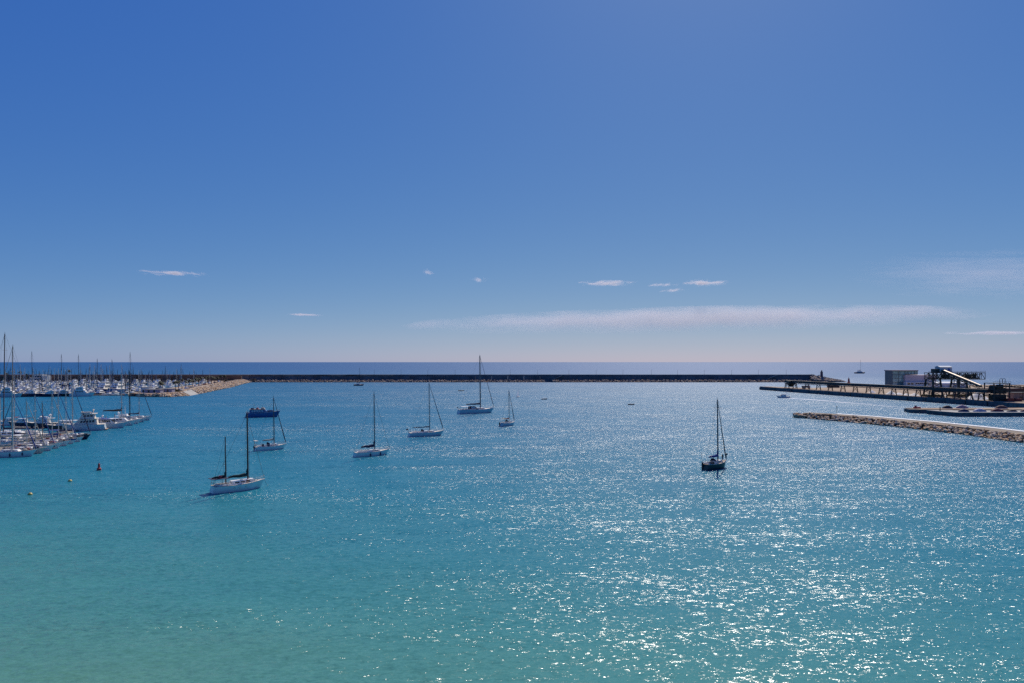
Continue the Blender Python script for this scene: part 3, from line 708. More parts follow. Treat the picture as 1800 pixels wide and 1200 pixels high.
def mast(t, x, zb, h, r=.09, m=ALU, rake=.012, spreaders=(0.5,), sw=1.0, name='mast', head=True):
    top = (x-h*rake, 0, zb+h)
    mb = MB(); mb.tube([(x, 0, zb), (x-h*rake*.5, 0, zb+h*.5), top], [r, r, r*.75], 7); o = mb.build(name, m, t)
    for f in spreaders:
        mb = MB(); mb.bar((x-h*rake*f-.1, -sw, zb+h*f+.05), (x-h*rake*f, 0, zb+h*f), .09, .05); mb.bar((x-h*rake*f, 0, zb+h*f), (x-h*rake*f-.1, sw, zb+h*f+.05), .09, .05); mb.build('spreader', m, o)
    if head:
        mb = MB(); mb.tube([top, (top[0], 0, top[2]+.7)], .025, 4); mb.bar((top[0]-.35, 0, top[2]+.25), (top[0]+.3, 0, top[2]+.25), .04); mb.build('wind_vane', WIRE, o)
    return top
def stay(t, a, b, r=.022, name='stay', m=WIRE):
    mb = MB(); mb.tube([a, b], r, 4, cap=False); return mb.build(name, m, t)
def boom(t, x, z, L, cover=NAVY, r=.24, droop=.0, m=ALU, lift=.0):
    mb = MB(); mb.tube([(x, 0, z), (x-L, 0, z-droop+lift)], .07, 6); bm_ = mb.build('boom', m, t)
    if cover:
        pts, rr = [], []
        for k in range(8):
            f = k/7; pts.append((x-.05-L*.96*f, .03*sin(f*9), z+.12+r*.35*(1-f)+(-droop+lift)*f+.05*sin(f*11))); rr.append(r*(1.0-.55*f))
        mb = MB(); mb.tube([(x-.02, 0, z+r*4.6), (x-.03, 0, z+r*2.6)]+pts, [r*.32, r*.7]+rr, 8, r2=r*1.35); mb.build('sail_cover', cover, t)
    return bm_
def fenders(t, edge, xs, side=-1, m=NAVY, r=.16, l=.75):
    for x in xs:
        y = side*(half_w(edge, x)+r*.6); z = deck_z(edge, x)
        mb = MB(); mb.lathe([(.03, z-.35), (r, z-.5), (r, z-.35-l), (.04, z-.5-l)], 8, (x, y)); o = mb.build('fender', m, t)
        mb = MB(); mb.tube([(x, side*half_w(edge, x)*.97, z+.05), (x, y, z-.36)], .02, 4); mb.build('lanyard', WIRE, o)
def sailboat(name, label, loc, heading, L=10.5, B=None, F=1.05, hullm=GEL, deckm=DECKW, mh=14.0, mx=.08, mm=ALU, cover=NAVY, cov_r=.24, jib=True, jibm=None, hood=None, bimini=None,
             stripe=None, fen=None, fenm=NAVY, spreaders=(.36, .68), radar=False, outboard=False, mizzen=None, boom_l=None, cab=(-.10, .24, .55), group=None, flag=None, rig=True, clutter=0, boomz=1.0, sw=None, mr=None):
    B = B or L*.30
    t = thing(name, label, 'sailboat', loc, heading, group)
    edge = build_hull(t, L, B, F, hullm, stripe=stripe); build_deck(t, edge, deckm)
    cb = cabin(t, edge, L*cab[0], L*cab[1], cab[2], .60, slope=1.1, nwin=4 if L > 11 else 3)
    zd = deck_z(edge, 0)
    mb = MB(); mb.box(L*.02, L*.02+.6, -.3, .3, zd+cab[2]-.05, zd+cab[2]+.06); mb.build('hatch', MATS['dark_glass'], cb)
    # cockpit coaming, tiller/wheel
    mb = MB(); w = half_w(edge, -L*.3)*.62
    for s_ in (-1, 1): mb.box(-L*.42, L*cab[0], s_*w-.09, s_*w+.09, zd-.1, zd+.28, top=(.1, .02))
    mb.box(-L*.43, -L*.41, -w, w, zd-.1, zd+.22); mb.build('cockpit_coaming', GEL, t)
    mb = MB(); mb.box(-L*.41, L*cab[0]-.05, -w+.1, w-.1, zd-.1, zd-.03); mb.build('cockpit_floor', TEAK, t)
    mb = MB(); mb.tube([(-L*.33+.02*k, .42*cos(k*pi/5), zd+.62+.42*sin(k*pi/5)) for k in range(11)], .025, 4); mb.tube([(-L*.32, 0, zd-.1), (-L*.32, 0, zd+.65)], .06, 5); mb.build('steering_wheel', ALU_L, t)
    xm = L*mx; zb = deck_z(edge, xm)+(cab[2]*.8 if cab[0] < mx < cab[1]-.03 else 0)
    top = mast(t, xm, zb, mh-zb, r=mr or (.13 if L < 13 else .19), m=mm, spreaders=spreaders, sw=sw or B*.32)
    boom(t, xm-.1, zb+boomz, boom_l or L*.36, cover, cov_r, m=mm)
    bow = (L/2*.985, 0, edge[-1][2]+.05)
    if rig:
        if jib:
            mb = MB(); a, b = Vector((bow[0]-.15, 0, bow[2]+.4)), Vector((top[0]+.12, 0, top[2]-.5)); mb.tube([a, a.lerp(b, .12), a.lerp(b, .5), b], [.10, .15, .10, .05], 6); mb.build('furled_jib', jibm or cover or NAVY, t)
        else: stay(t, bow, (top[0], 0, top[2]-.3), .03, 'forestay')
        stay(t, (-L/2+.1, 0, zd), top, .022, 'backstay')
        for s_ in (-1, 1):
            f = spreaders[-1] if spreaders else .7; h_ = mh-zb; sw_ = sw or B*.32
            mb = MB(); mb.tube([(xm-.15, s_*half_w(edge, xm)*.95, zd), (xm-.15, s_*sw_, zb+h_*f), (top[0], 0, top[2]-.3)], .02, 4, cap=False); mb.build('shroud', WIRE, t)
    rails(t, edge, L)
    if hood:
        mb = MB(); x0 = L*cab[0]-.5; w = half_w(edge, x0)*.58; z0 = zd+cab[2]*.7
        mb.loft([[(x0+1.1-.9*q, w*cos(pi*k/8)*(1-.1*(1-q)), z0-.25+(.25+.85*q**.6)*sin(pi*k/8)**.6) for k in range(9)] for q in (0, .35, .7, 1)], cap=False); mb.build('spray_hood', hood, t)
    if bimini:
        z0 = zd+1.95; w = half_w(edge, -L*.33)*.85; mb = MB(); mb.loft([[(-L*.44+k*L*.075, w*cos(pi*j/6), z0+.18*sin(pi*j/6)-.1*abs(k-1.5)/1.5) for j in range(7)] for k in range(4)], cap=False); bi = mb.build('bimini', bimini, t)
        mb = MB()
        for xx in (-L*.44, -L*.22):
            for s_ in (-1, 1): mb.tube([(xx, s_*w, z0-.1), (-L*.33, s_*w, zd)], .025, 4)
        mb.build('bimini_frame', ALU_L, bi)
    if radar:
        mb = MB(); mb.tube([(xm+.1, 0, zb+(mh-zb)*.45), (xm+.55, 0, zb+(mh-zb)*.45)], .05, 5); mb.lathe([(.28, zb+(mh-zb)*.45+.05), (.3, zb+(mh-zb)*.45+.2), (.1, zb+(mh-zb)*.45+.3)], 8, (xm+.5, 0)); mb.build('radar', GEL, t)
    if outboard:
        mb = MB(); mb.box(-L/2-.35, -L/2-.02, .35, .75, F*.6, F*1.35, top=(.08, .06)); mb.box(-L/2-.25, -L/2-.1, .48, .6, -.3, F*.6); mb.build('outboard_motor', BLK, t)
    if fen: fenders(t, edge, [L*f for f in fen], -1, fenm)
    if mizzen:
        xz, mzh, bl = mizzen; xz *= L; zm = deck_z(edge, xz)
        tp = mast(t, xz, zm, mzh-zm, .12, mm, spreaders=(.42,), sw=.7, name='mizzen_mast', head=False); b2 = boom(t, xz-.1, zm+1.5, bl, cover, cov_r*.8, m=mm)
        for s_ in (-1, 1): stay(t, (xz-.2, s_*half_w(edge, xz)*.9, zd), (tp[0], 0, tp[2]-.3), .02, 'shroud')
        stay(t, (-L/2+.1, 0, zd), tp, .02, 'backstay')
    for k in range(clutter):
        xx = rng.choice((rng.uniform(-.42, -.12), rng.uniform(.2, .38)))*L; yy = rng.uniform(-.5, .5)*half_w(edge, xx); zz_ = deck_z(edge, xx); a_, b_, c_ = rng.uniform(.25, .8), rng.uniform(.2, .45), rng.uniform(.3, .8)
        mb = MB(); mb.box(xx-a_, xx+a_, yy-b_, yy+b_, zz_-.05, zz_+c_, top=(.12, .1)); mb.build('deck_bag', rng.choice([BEIGEC, NAVY, BLK, TEAK, WOODM, GEL, REDC, BLUEC, DECKW]), t)
    if clutter > 3:
        xx = L*.28; zz_ = deck_z(edge, xx); mb = MB(); mb.lathe([(.02, zz_), (.62, zz_+.02), (.75, zz_+.3), (.55, zz_+.5), (.02, zz_+.55)], 9, (xx, 0)); mb.build('upturned_dinghy', rng.choice([BEIGEC, GALV, DECKW]), t)
    if flag:
        mb = MB(); mb.tube([(-L/2, .4, zd), (-L/2-.4, .4, zd+1.5)], .045, 4); mb.add([(-L/2-.4, .4, zd+1.5), (-L/2-.3, .4, zd+1.05), (-L/2-.95, .45, zd+.85), (-L/2-1.0, .45, zd+1.3)], [(0, 1, 2, 3)]); mb.build('ensign', flag, t)
    return t, edge
def person(label, loc, shirt, legs, rz=0, sit=False, h=1.74):
    """one continuous skinned figure"""
    k = h/1.74
    hip = .92 if not sit else .48
    J = {'pelvis': (0, 0, hip), 'waist': (0, 0, hip+.16), 'chest': (0.01, 0, hip+.42), 'neck': (.02, 0, hip+.58), 'head': (.04, 0, hip+.68), 'crown': (.04, 0, hip+.83)}
    R_ = {'pelvis': .15, 'waist': .125, 'chest': .155, 'neck': .055, 'head': .095, 'crown': .08}
    E = [('pelvis', 'waist'), ('waist', 'chest'), ('chest', 'neck'), ('neck', 'head'), ('head', 'crown')]
    for s_, n_ in ((-1, 'r'), (1, 'l')):
        J['sh'+n_] = (0, s_*.19, hip+.50); J['el'+n_] = (.06, s_*.27, hip+.22); J['wr'+n_] = (.22, s_*.24, hip+.04); J['ha'+n_] = (.29, s_*.22, hip)
        if sit: J['kn'+n_] = (.42, s_*.12, hip+.02); J['an'+n_] = (.46, s_*.12, .08); J['to'+n_] = (.62, s_*.13, .04)
        else: J['kn'+n_] = (.03, s_*.11, .50); J['an'+n_] = (-.02, s_*.12, .08); J['to'+n_] = (.15, s_*.14, .04)
        R_.update({'sh'+n_: .07, 'el'+n_: .048, 'wr'+n_: .034, 'ha'+n_: .042, 'kn'+n_: .062, 'an'+n_: .045, 'to'+n_: .04})
        E += [('chest', 'sh'+n_), ('sh'+n_, 'el'+n_), ('el'+n_, 'wr'+n_), ('wr'+n_, 'ha'+n_), ('pelvis', 'kn'+n_), ('kn'+n_, 'an'+n_), ('an'+n_, 'to'+n_)]
    names = list(J); me = bpy.data.meshes.new('person'); me.from_pydata([tuple(c*k for c in J[q]) for q in names], [(names.index(a), names.index(b)) for a, b in E], [])
    o = bpy.data.objects.new('person', me); col.objects.link(o); o.location = loc; o.rotation_euler = (0, 0, rz)
    sk = o.modifiers.new('skin', 'SKIN'); sk.use_smooth_shade = True
    for i, q in enumerate(names): me.skin_vertices[0].data[i].radius = (R_[q]*k, R_[q]*k); me.skin_vertices[0].data[i].use_root = (q == 'pelvis')
    o.modifiers.new('sub', 'SUBSURF').levels = 1; o.modifiers['sub'].render_levels = 1
    m = bpy.data.materials.get('clothes_'+shirt) or bpy.data.materials.new('clothes_'+shirt); m.use_nodes = True
    n, l = m.node_tree.nodes, m.node_tree.links; b = n['Principled BSDF']; b.inputs['Roughness'].default_value = .85
    if not any(x.type == 'VALTORGB' for x in n):
        tc = n.new('ShaderNodeTexCoord'); sp = n.new('ShaderNodeSeparateXYZ'); l.new(tc.outputs['Object'], sp.inputs[0]); cr = n.new('ShaderNodeValToRGB'); cr.color_ramp.interpolation = 'CONSTANT'
        mr = n.new('ShaderNodeMapRange'); mr.inputs[1].default_value = 0; mr.inputs[2].default_value = hip*k+.9*k; l.new(sp.outputs[2], mr.inputs[0]); l.new(mr.outputs[0], cr.inputs[0])
        tot = hip+.9; e = cr.color_ramp.elements; cc = {'white': (.6, .6, .6), 'navy': (.02, .03, .08), 'red': (.4, .05, .05), 'black': (.02, .02, .02)}
        e[0].position = 0; e[0].color = (*cc[legs], 1); e[1].position = (hip+.05)/tot; e[1].color = (*cc[shirt], 1)
        x = e.new((hip+.56)/tot); x.color = (.42, .24, .17, 1); x = e.new((hip+.76)/tot); x.color = (.05, .03, .02, 1)
        l.new(cr.outputs[0], b.inputs['Base Color'])
    me.materials.append(m)
    return tag(o, label, 'person')

# ---- motor boats
def motorboat(name, label, loc, heading, L=12, B=None, F=1.5, hullm=GEL, levels=1, wind='dark_glass', fly=True, arch=True, awning=None, group=None, cat='motorboat', rake=.13, fen=None, mastm=None, top=GEL, tall=1.0):
    B = B or L*.30; t = thing(name, label, cat, loc, heading, group)
    edge = build_hull(t, L, B, F, hullm, stern=.86, rake=rake, sheer=.38, fine=1.15); build_deck(t, edge, DECKW)
    z = deck_z(edge, -L*.1); hh = (.62+.09*L)*tall
    c1 = cabin(t, edge, -L*(.22 if levels < 2 else .34), L*.20, hh, .80, top, 'deckhouse', slope=.95, nwin=4 if levels < 2 else 5, z0=z, front=hh*(1.1 if levels < 2 else .7))
    mb = MB(); wz = half_w(edge, L*.14)*.62
    mb.add([(L*.20-.15*hh-.05, -wz, z+hh*.38), (L*.20-.15*hh-.05, wz, z+hh*.38), (L*.20-hh*.98, wz*.95, z+hh*.82), (L*.20-hh*.98, -wz*.95, z+hh*.82)], [(0, 1, 2, 3)]); v = mb.v[:4]
    mb.add([(x+.06, y, q+.05) for x, y, q in v], [(0, 1, 2, 3)]); mb.build('windscreen', MATS['dark_glass'], c1)
    zt = z+hh
    mb = MB(); w = half_w(edge, 0)*.78; mb.prism([(-L*.34, -w), (L*.06, -w*.9), (L*.11, 0), (L*.06, w*.9), (-L*.34, w)], zt-.02, zt+.12); mb.build('cabin_roof', top, t)
    if levels > 1:
        c2 = cabin(t, edge, -L*.28, L*.07, hh*.85, .62, top, 'wheelhouse', slope=.4, nwin=3, z0=zt+.1); zt2 = zt+hh*.85
        mb = MB(); mb.box(-L*.32, L*.06, -w*.8, w*.8, zt2+.02, zt2+.14); mb.build('wheelhouse_roof', top, t); zt = zt2
    if fly:
        mb = MB(); w2 = w*.72
        for s_ in (-1, 1): mb.box(-L*.18, L*.04, s_*w2-.06, s_*w2+.06, zt+.1, zt+.7, top=(.2, 0))
        mb.box(L*.0, L*.045, -w2, w2, zt+.1, zt+.85, top=(.15, .1)); mb.build('flybridge', top, t)
    if arch:
        mb = MB(); w2 = w*.85; xa = -L*.2
        mb.tube([(xa, -w2, zt), (xa-.5, -w2*.8, zt+1.3), (xa-.5, w2*.8, zt+1.3), (xa, w2, zt)], .14, 6); mb.lathe([(.35, zt+1.35), (.38, zt+1.55), (.1, zt+1.75)], 8, (xa-.5, 0)); mb.tube([(xa-.6, .5, zt+1.3), (xa-.9, .5, zt+3.2)], .03, 4); mb.build('radar_arch', top, t)
    if awning:
        mb = MB(); mb.loft([[(-L*.47+k*L*.1, w*.95*cos(pi*j/6), z+1.7+.22*sin(pi*j/6)) for j in range(7)] for k in range(3)], cap=False); aw = mb.build('awning', awning, t)
        mb = MB()
        for xx in (-L*.46, -L*.28):
            for s_ in (-1, 1): mb.tube([(xx, s_*w*.9, z-.1), (xx, s_*w*.9, z+1.75)], .03, 4)
        mb.build('awning_frame', ALU_L, aw)
    mb = MB(); ww = half_w(edge, -L*.45)*.9; mb.box(-L/2-.9, -L/2+.05, -ww, ww, .25, .42); mb.build('swim_platform', TEAK, t)
    rails(t, edge, L, .7, stern=False, n=7)
    if mastm:
        mb = MB(); mb.tube([(-L*.02, 0, zt), (-L*.04, 0, zt+mastm)], .09, 6); mb.bar((-L*.03-.8, 0, zt+mastm*.6), (-L*.03+.6, 0, zt+mastm*.6), .07); mb.bar((-L*.035, -.7, zt+mastm*.75), (-L*.035, .7, zt+mastm*.75), .06); mb.build('signal_mast', WHITEP, t)
    if fen: fenders(t, edge, [L*f for f in fen], -1, SKIN, .2, .8)
    return t, edge

H = radians
# ------------------------------------------------------------------ boats at anchor, nearest first
def between(x0, y0, x1, y1):
    """stern and bow waterline pixels -> middle point, heading"""
    a, b = P(x0, y0), P(x1, y1); return (a+b)/2, atan2(b.y-a.y, b.x-a.x)
c, h = between(384, 865, 455, 855.2)
t, edge = sailboat('ketch', 'large white two-masted ketch with dark green sail covers, nearest anchored boat', c, H(40), L=10.4, B=3.4, F=1.30, mh=15.4, mx=.17, mm=WOODM, cover=GREENC, cov_r=.32, jib=False, mr=.17, mizzen=(-.25, 11.0, 2.6), boom_l=3.9,
    cab=(-.16, .33, .62), spreaders=(), boomz=.75, deckm=DECKW)
mb = MB(); mb.box(-5.6, -2.3, -1.4, 1.4, 2.75, 2.82); aw = mb.build('awning', NAVY, t)
mb = MB()
for xx in (-5.0, -2.5):
    for s_ in (-1, 1): mb.tube([(xx, s_*1.2, 1.2), (xx, s_*1.2, 2.78)], .03, 4)
mb.build('awning_frame', ALU_L, aw)
mb = MB(); mb.lathe([(.02, 2.85), (.3, 2.95), (.36, 3.15), (.25, 3.4), (.02, 3.45)], 8, (-3.9, -.6)); mb.build('red_float', RED, t)
for xx in (1.2, 2.0, 3.1):
    mb = MB(); yy = -half_w(edge, xx)*.93; zz_ = deck_z(edge, xx)+.4
    mb.tube([(xx+.28*cos(k*pi/5), yy-.03, zz_+.28*sin(k*pi/5)) for k in range(11)], .06, 5); mb.build('lifebuoy', ORANGE if xx < 1.5 else DECKW, t)
for xx in (-1.4, -.4, .9):
    mb = MB(); yy = -half_w(edge, xx)*.965; mb.tube([(xx, yy+.06, .82), (xx, yy-.09, .82)], .14, 8); mb.build('porthole', DECKW, t)
mb = MB(); mb.tube([(5.1, 0, 1.7), (5.6, .2, .6), (6.1, .5, 0)], .03, 4); mb.build('anchor_chain', WIRE, t)
c, h = between(629, 802, 680, 797)
sailboat('sloop', 'white sloop with navy sail cover and two blue fenders, second nearest left of centre', c, H(34), L=10.2, F=1.15, mh=17.3, mx=.06, cover=NAVY, cov_r=.36, jib=False, fen=(-.12, .18), spreaders=(.33, .66), boom_l=3.9, cab=(-.08, .22, .42), boomz=.9, sw=.75)
c, h = between(453, 791.5, 499, 787)
t, edge = sailboat('sloop', 'small white sloop with beige boom cover and blue stern rails behind the ketch', c, H(38), L=9.2, F=1.1, mh=15.4, mx=.10, cover=BEIGEC, cov_r=.22, hood=NAVY, bimini=None, jibm=NAVY, outboard=True, cab=(-.08, .24, .5), boomz=1.2, spreaders=(.36,))
mb = MB()
for s_ in (-1, 1): mb.tube([(-4.3, s_*1.1, 1.1), (-4.6, s_*1.1, 2.9)], .05, 5)
mb.tube([(-4.6, -1.2, 2.9), (-4.6, 1.2, 2.9)], .05, 5); mb.box(-4.9, -4.0, -1.1, 1.1, 2.9, 2.97); mb.build('stern_gantry', ALU_L, t)
mb = MB(); mb.box(-2.9, -2.2, -.9, -.3, 1.2, 1.9, top=(.1, .1)); mb.box(-1.4, -.7, -1.0, -.5, 1.2, 1.85, top=(.1, .1)); mb.build('deck_bags', NAVY, t)
c, h = between(723, 766.4, 777, 763.8)
sailboat('sloop', 'white sloop with bare dark boom and furled navy jib, in the centre left', c, H(24), L=12.6, F=1.3, mh=18.6, mx=.08, cover=NAVY, cov_r=.12, jib=True, jibm=NAVY, hullm=HULLS['pale'], spreaders=(.25, .5, .75), flag=REDC, boomz=1.3, boom_l=6.0, cab=(-.12, .22, .45), hood=NAVY)
c, h = between(808.5, 726.8, 867, 723.6)
t, edge = sailboat('large_sloop', 'largest sailing yacht with very tall mast rising above the horizon', c, H(30), L=20.0, B=5.2, F=1.9, mr=.30, mh=29.2, mx=.10, cover=NAVY, cov_r=.36, jib=True, jibm=NAVY, hullm=HULLS['pale'], spreaders=(.22, .44, .66, .85), flag=REDC, boomz=1.9, boom_l=8.2, cab=(-.05, .22, .7), sw=1.2)
cabin(t, edge, -20*.22, 20*.0, 1.75, .62, NAVY, 'deck_saloon', slope=.8, nwin=3, winm=WHITEP)
mb = MB(); mb.box(-8.8, -4.9, -1.7, 1.7, 3.55, 3.65)
aw = mb.build('bimini', GEL, t); mb = MB()
for xx in (-8.6, -6.8, -5.1):
    for s_ in (-1, 1): mb.tube([(xx, s_*1.6, 1.6), (xx, s_*1.6, 3.56)], .05, 5)
mb.build('bimini_frame', ALU_L, aw)
mb = MB(); mb.box(7.4, 8.8, -.7, .7, 2.2, 2.75, top=(.3, .15)); mb.build('tender_bag', GEL, t)
c, h = between(883, 748.4, 902, 745.8)
sailboat('small_cruiser', 'small broad sailing cruiser beside the largest yacht, canopy over its cockpit', c, H(44), L=7.8, B=2.9, F=1.15, mh=14.4, mx=.10, cover=REDC, cov_r=.2, jib=True, jibm=NAVY, hullm=HULLS['pale'], hood=GREENC, bimini=BLK, outboard=True, cab=(-.06, .30, .6), boom_l=2.6, spreaders=(.45,))
c, h = between(1241, 825, 1275, 820)
t, edge = sailboat('sloop', 'dark green hulled sloop with blue sail cover in the sun glitter on the right', c, H(36), L=8.2, B=2.9, F=1.35, mr=.17, mh=16.8, mx=.10, hullm=HULLS['teal'], deckm=TEAK, cover=BLUEC, cov_r=.30, jib=True, jibm=WIRE, radar=False, outboard=True, hood=NAVY, cab=(-.10, .26, .55), spreaders=(.42, .87), boom_l=3.4, sw=1.0)
for xx, m_ in ((-2.2, BLK), (-3.0, NAVY)):
    mb = MB(); mb.box(xx-.35, xx+.35, -1.1, -.4, 1.3, 2.0, top=(.1, .1)); mb.build('deck_bag', m_, t)
mb = MB(); mb.tube([(-4.0, 1.0, 1.3), (-4.05, 1.0, 4.2)], .035, 5); mb.build('antenna_pole', WIRE, t)
mb = MB(); mb.tube([(4.1, 0, 1.7), (4.1, 0, 3.2)], .08, 6); mb.tube([(4.1, -.25, 3.2), (4.1, .25, 3.2)], .2, 6); mb.build('bow_roller', BLK, t)
pz = deck_z(edge, 2.6)
wp = t.location+Vector((cos(H(36))*2.6, sin(H(36))*2.6, pz)); person('person in dark clothes standing on the foredeck of the dark green sloop', wp, 'black', 'navy', H(36))
# blue wooden fishing boat
c, h = between(436, 732.4, 490, 731.3)
t = thing('fishing_boat', 'long blue wooden boat with low deckhouse behind the ketch mast', 'fishing boat', c, H(12))
edge = build_hull(t, 15.2, 4.2, 2.0, HULLS['blue'], stern=.62, rake=.10, sheer=.5, boot=BLK, stripe=HULLS['blue']); build_deck(t, edge, TEAK)
cabin(t, edge, -6.2, 2.2, 1.5, .72, HULLS['blue'], 'deckhouse', slope=.9, nwin=5, winm=WHITEP)
cabin(t, edge, 1.6, 4.6, 1.0, .55, HULLS['blue'], 'fore_cabin', slope=.5, nwin=2)
mb = MB(); mb.box(-6.4, .8, -1.6, 1.6, 3.75, 3.85); mb.build('roof', mat('weathered_roof', (.36, .30, .28), .8), t)
for k, (xx, ll) in enumerate(((-5.6, 1.3), (-3.2, 1.0), (-1.0, 1.4))):
    mb = MB(); mb.box(xx, xx+ll, -.8, .6, 3.85, 4.35+.1*k, top=(.1, .1)); mb.build('roof_box', (NAVY, REDC, BEIGEC)[k], t)
mb = MB(); mb.tube([(-4.2, 0, 3.8), (-4.2, 0, 6.4)], .07, 6); mb.build('stub_mast', WOODM, t)
mb = MB(); mb.tube([(-.5, .3, 3.8), (-.5, .3, 5.6)], .05, 6); mb.build('aerial', WIRE, t)
rails(t, edge, 15.2, .8, stern=True, n=7)
# small boats further out
c = P(631, 676.8); t, e_ = sailboat('motor_sailer', 'small dark motor sailer with thin mast close under the breakwater', c, H(8), L=11.0, B=3.2, F=1.3, mh=19.5, mx=.06, hullm=HULLS['navy'], cover=NAVY, jib=False, cab=(-.25, .15, 1.2), mm=STEEL_B, boom_l=3.6, spreaders=(.6,))
c = P(811, 686.2); t = thing('inflatable_boat', 'small dark inflatable with a rider left of the tall yacht', 'boat', c, H(-5))
mb = MB()
for s_ in (-1, 1): mb.tube([(-2.3, s_*.8, .25), (1.2, s_*.8, .3), (2.1, s_*.45, .45), (2.45, 0, .55)], .30, 8)
mb.build('tube', BLK, t); mb = MB(); mb.box(-2.2, 1.6, -.7, .7, .1, .25); mb.build('floor', STEEL_B, t)
mb = MB(); mb.box(-2.75, -2.3, -.22, .22, .2, 1.2, top=(.06, .05)); mb.build('outboard_motor', BLK, t)
person('seated person steering the small dark inflatable', c+Vector((-1.1, 0, .25)), 'navy', 'black', 0, True)
c = P(911, 697); t = thing('sailing_dinghy', 'tiny dinghy with a white sail up, right of the tall yacht', 'dinghy', c, H(60))
e_ = build_hull(t, 3.8, 1.4, .45, GEL, boot=GEL); build_deck(t, e_, DECKW); mb = MB(); mb.tube([(.5, 0, .3), (.45, 0, 5.6)], .045, 6); mb.build('mast', ALU, t)
mb = MB(); mb.loft([[(.46, 0, .9), (-.9, .25, .85), (-2.1, .3, .8)], [(.45, 0, 2.8), (-.5, .28, 2.8), (-1.5, .35, 2.7)], [(.45, 0, 5.4), (.2, .05, 5.3), (-.05, .1, 5.2)]], cap=False)
SAILM = bpy.data.materials.new('white_sail'); SAILM.use_nodes = True
_n, _l = SAILM.node_tree.nodes, SAILM.node_tree.links; _n.remove(_n['Principled BSDF'])
_d, _t, _x = _n.new('ShaderNodeBsdfDiffuse'), _n.new('ShaderNodeBsdfTranslucent'), _n.new('ShaderNodeMixShader')
_d.inputs[0].default_value = (.8, .8, .8, 1); _t.inputs[0].default_value = (.85, .85, .85, 1); _x.inputs[0].default_value = .55
_l.new(_d.outputs[0], _x.inputs[1]); _l.new(_t.outputs[0], _x.inputs[2]); _l.new(_x.outputs[0], _n['Material Output'].inputs[0])
o = mb.build('sail', SAILM, t)
mb = MB(); mb.tube([(.45, 0, .85), (-2.1, .3, .78)], .03, 5); mb.build('boom', ALU, t)
for px_, py_, lb in ((957, 701, 'tiny dark rowing boat in the glitter right of the white dinghy sail'), (1110, 710.5, 'tiny dark rowing boat with low bow in the glitter right of centre')):
    c = P(px_, py_); t = thing('rowing_boat', lb, 'rowing boat', c, H(10), 'tiny rowing boats in the glitter')
    e_ = build_hull(t, 4.2, 1.5, .55, STEEL_B, boot=STEEL_B); build_deck(t, e_, TEAK, drop=.3)
    for xx in (-.9, .5): mb = MB(); mb.box(xx, xx+.25, -.6, .6, .4, .46); mb.build('thwart', WOODM, t)
c = P(1376, 698.3); t, e_ = motorboat('speedboat', 'small grey motorboat heading left with a white wake behind it', c, H(182), L=9.5, B=3.0, F=1.1, hullm=HULLS['pale'], fly=False, arch=True)
SPEED = c
c = P(1512, 655.4); t, e_ = sailboat('catamaran', 'dark sailing catamaran far out at sea beyond the lighthouse', c, H(4), L=24, B=9, F=2.6, mh=30, mx=.05, hullm=HULLS['navy'], cover=NAVY, cov_r=.5, jib=False, cab=(-.3, .22, 2.6), spreaders=(.6,), boom_l=8, boomz=2.2)
mb = MB(); mb.box(-8, 0, -2.6, 2.6, 6.4, 6.6); mb.build('hard_top', GEL, t)
# buoys
def buoy(label, c, m, r, tall=False):
    t = thing('mooring_buoy', label, 'buoy', c)
    mb = MB()
    if tall: mb.lathe([(.1, -.3), (r, -.1), (r, .5), (r*.55, .6), (r*.45, 1.5), (r*.1, 1.75)], 12)
    else: mb.lathe([(.05, -r*.5), (r*.75, -r*.35), (r, 0.08), (r*.93, r*.42), (r*.65, r*.82), (r*.25, r*1.0)], 12)
    mb.build('float', m, t, smooth=not tall)
    mb = MB(); zt_ = 1.75 if tall else r*1.0
    mb.tube([(.12*cos(k*pi/4), 0, zt_+.08+.12*sin(k*pi/4)) for k in range(9)], .03, 4); mb.build('mooring_eye', GALV, t)
buoy('red pillar buoy on the left, right of the two yellow buoys', P(174, 825.5), RED, .48, True)
YB = mat('yellow_buoy', (.55, .42, .10), .5, var=.15)
buoy('round yellow buoy nearest the red buoy', P(123, 845), YB, .42); buoy('round yellow buoy nearest the camera at lower left', P(53, 868.5), YB, .42)
# wake foam behind the speedboat
def foam_mat():
    m = bpy.data.materials.new('wake_foam'); m.use_nodes = True; n, l = m.node_tree.nodes, m.node_tree.links
    b = n['Principled BSDF']; b.inputs['Base Color'].default_value = (.8, .82, .85, 1); b.inputs['Roughness'].default_value = .9
    g = n.new('ShaderNodeNewGeometry'); no = n.new('ShaderNodeTexNoise'); no.inputs['Scale'].default_value = .5; no.inputs['Detail'].default_value = 5; l.new(g.outputs['Position'], no.inputs['Vector'])
    at = n.new('ShaderNodeAttribute'); at.attribute_name = 'foam'
    ad = n.new('ShaderNodeMath'); ad.operation = 'ADD'; l.new(no.outputs[0], ad.inputs[0]); l.new(at.outputs['Fac'], ad.inputs[1])
    mr = n.new('ShaderNodeMapRange'); mr.inputs[1].default_value = .95; mr.inputs[2].default_value = 1.25; mr.inputs[4].default_value = .85; l.new(ad.outputs[0], mr.inputs[0]); l.new(mr.outputs[0], b.inputs['Alpha'])
    return m
path = [P(x_, y_) for x_, y_ in ((1384, 698.6), (1410, 700.2), (1440, 702.4), (1480, 706), (1520, 709), (1560, 713), (1585, 716))]
mb = MB(); pts = []
for i in range(len(path)-1):
    for k in range(12): pts.append(path[i].lerp(path[i+1], k/12))
fo = []
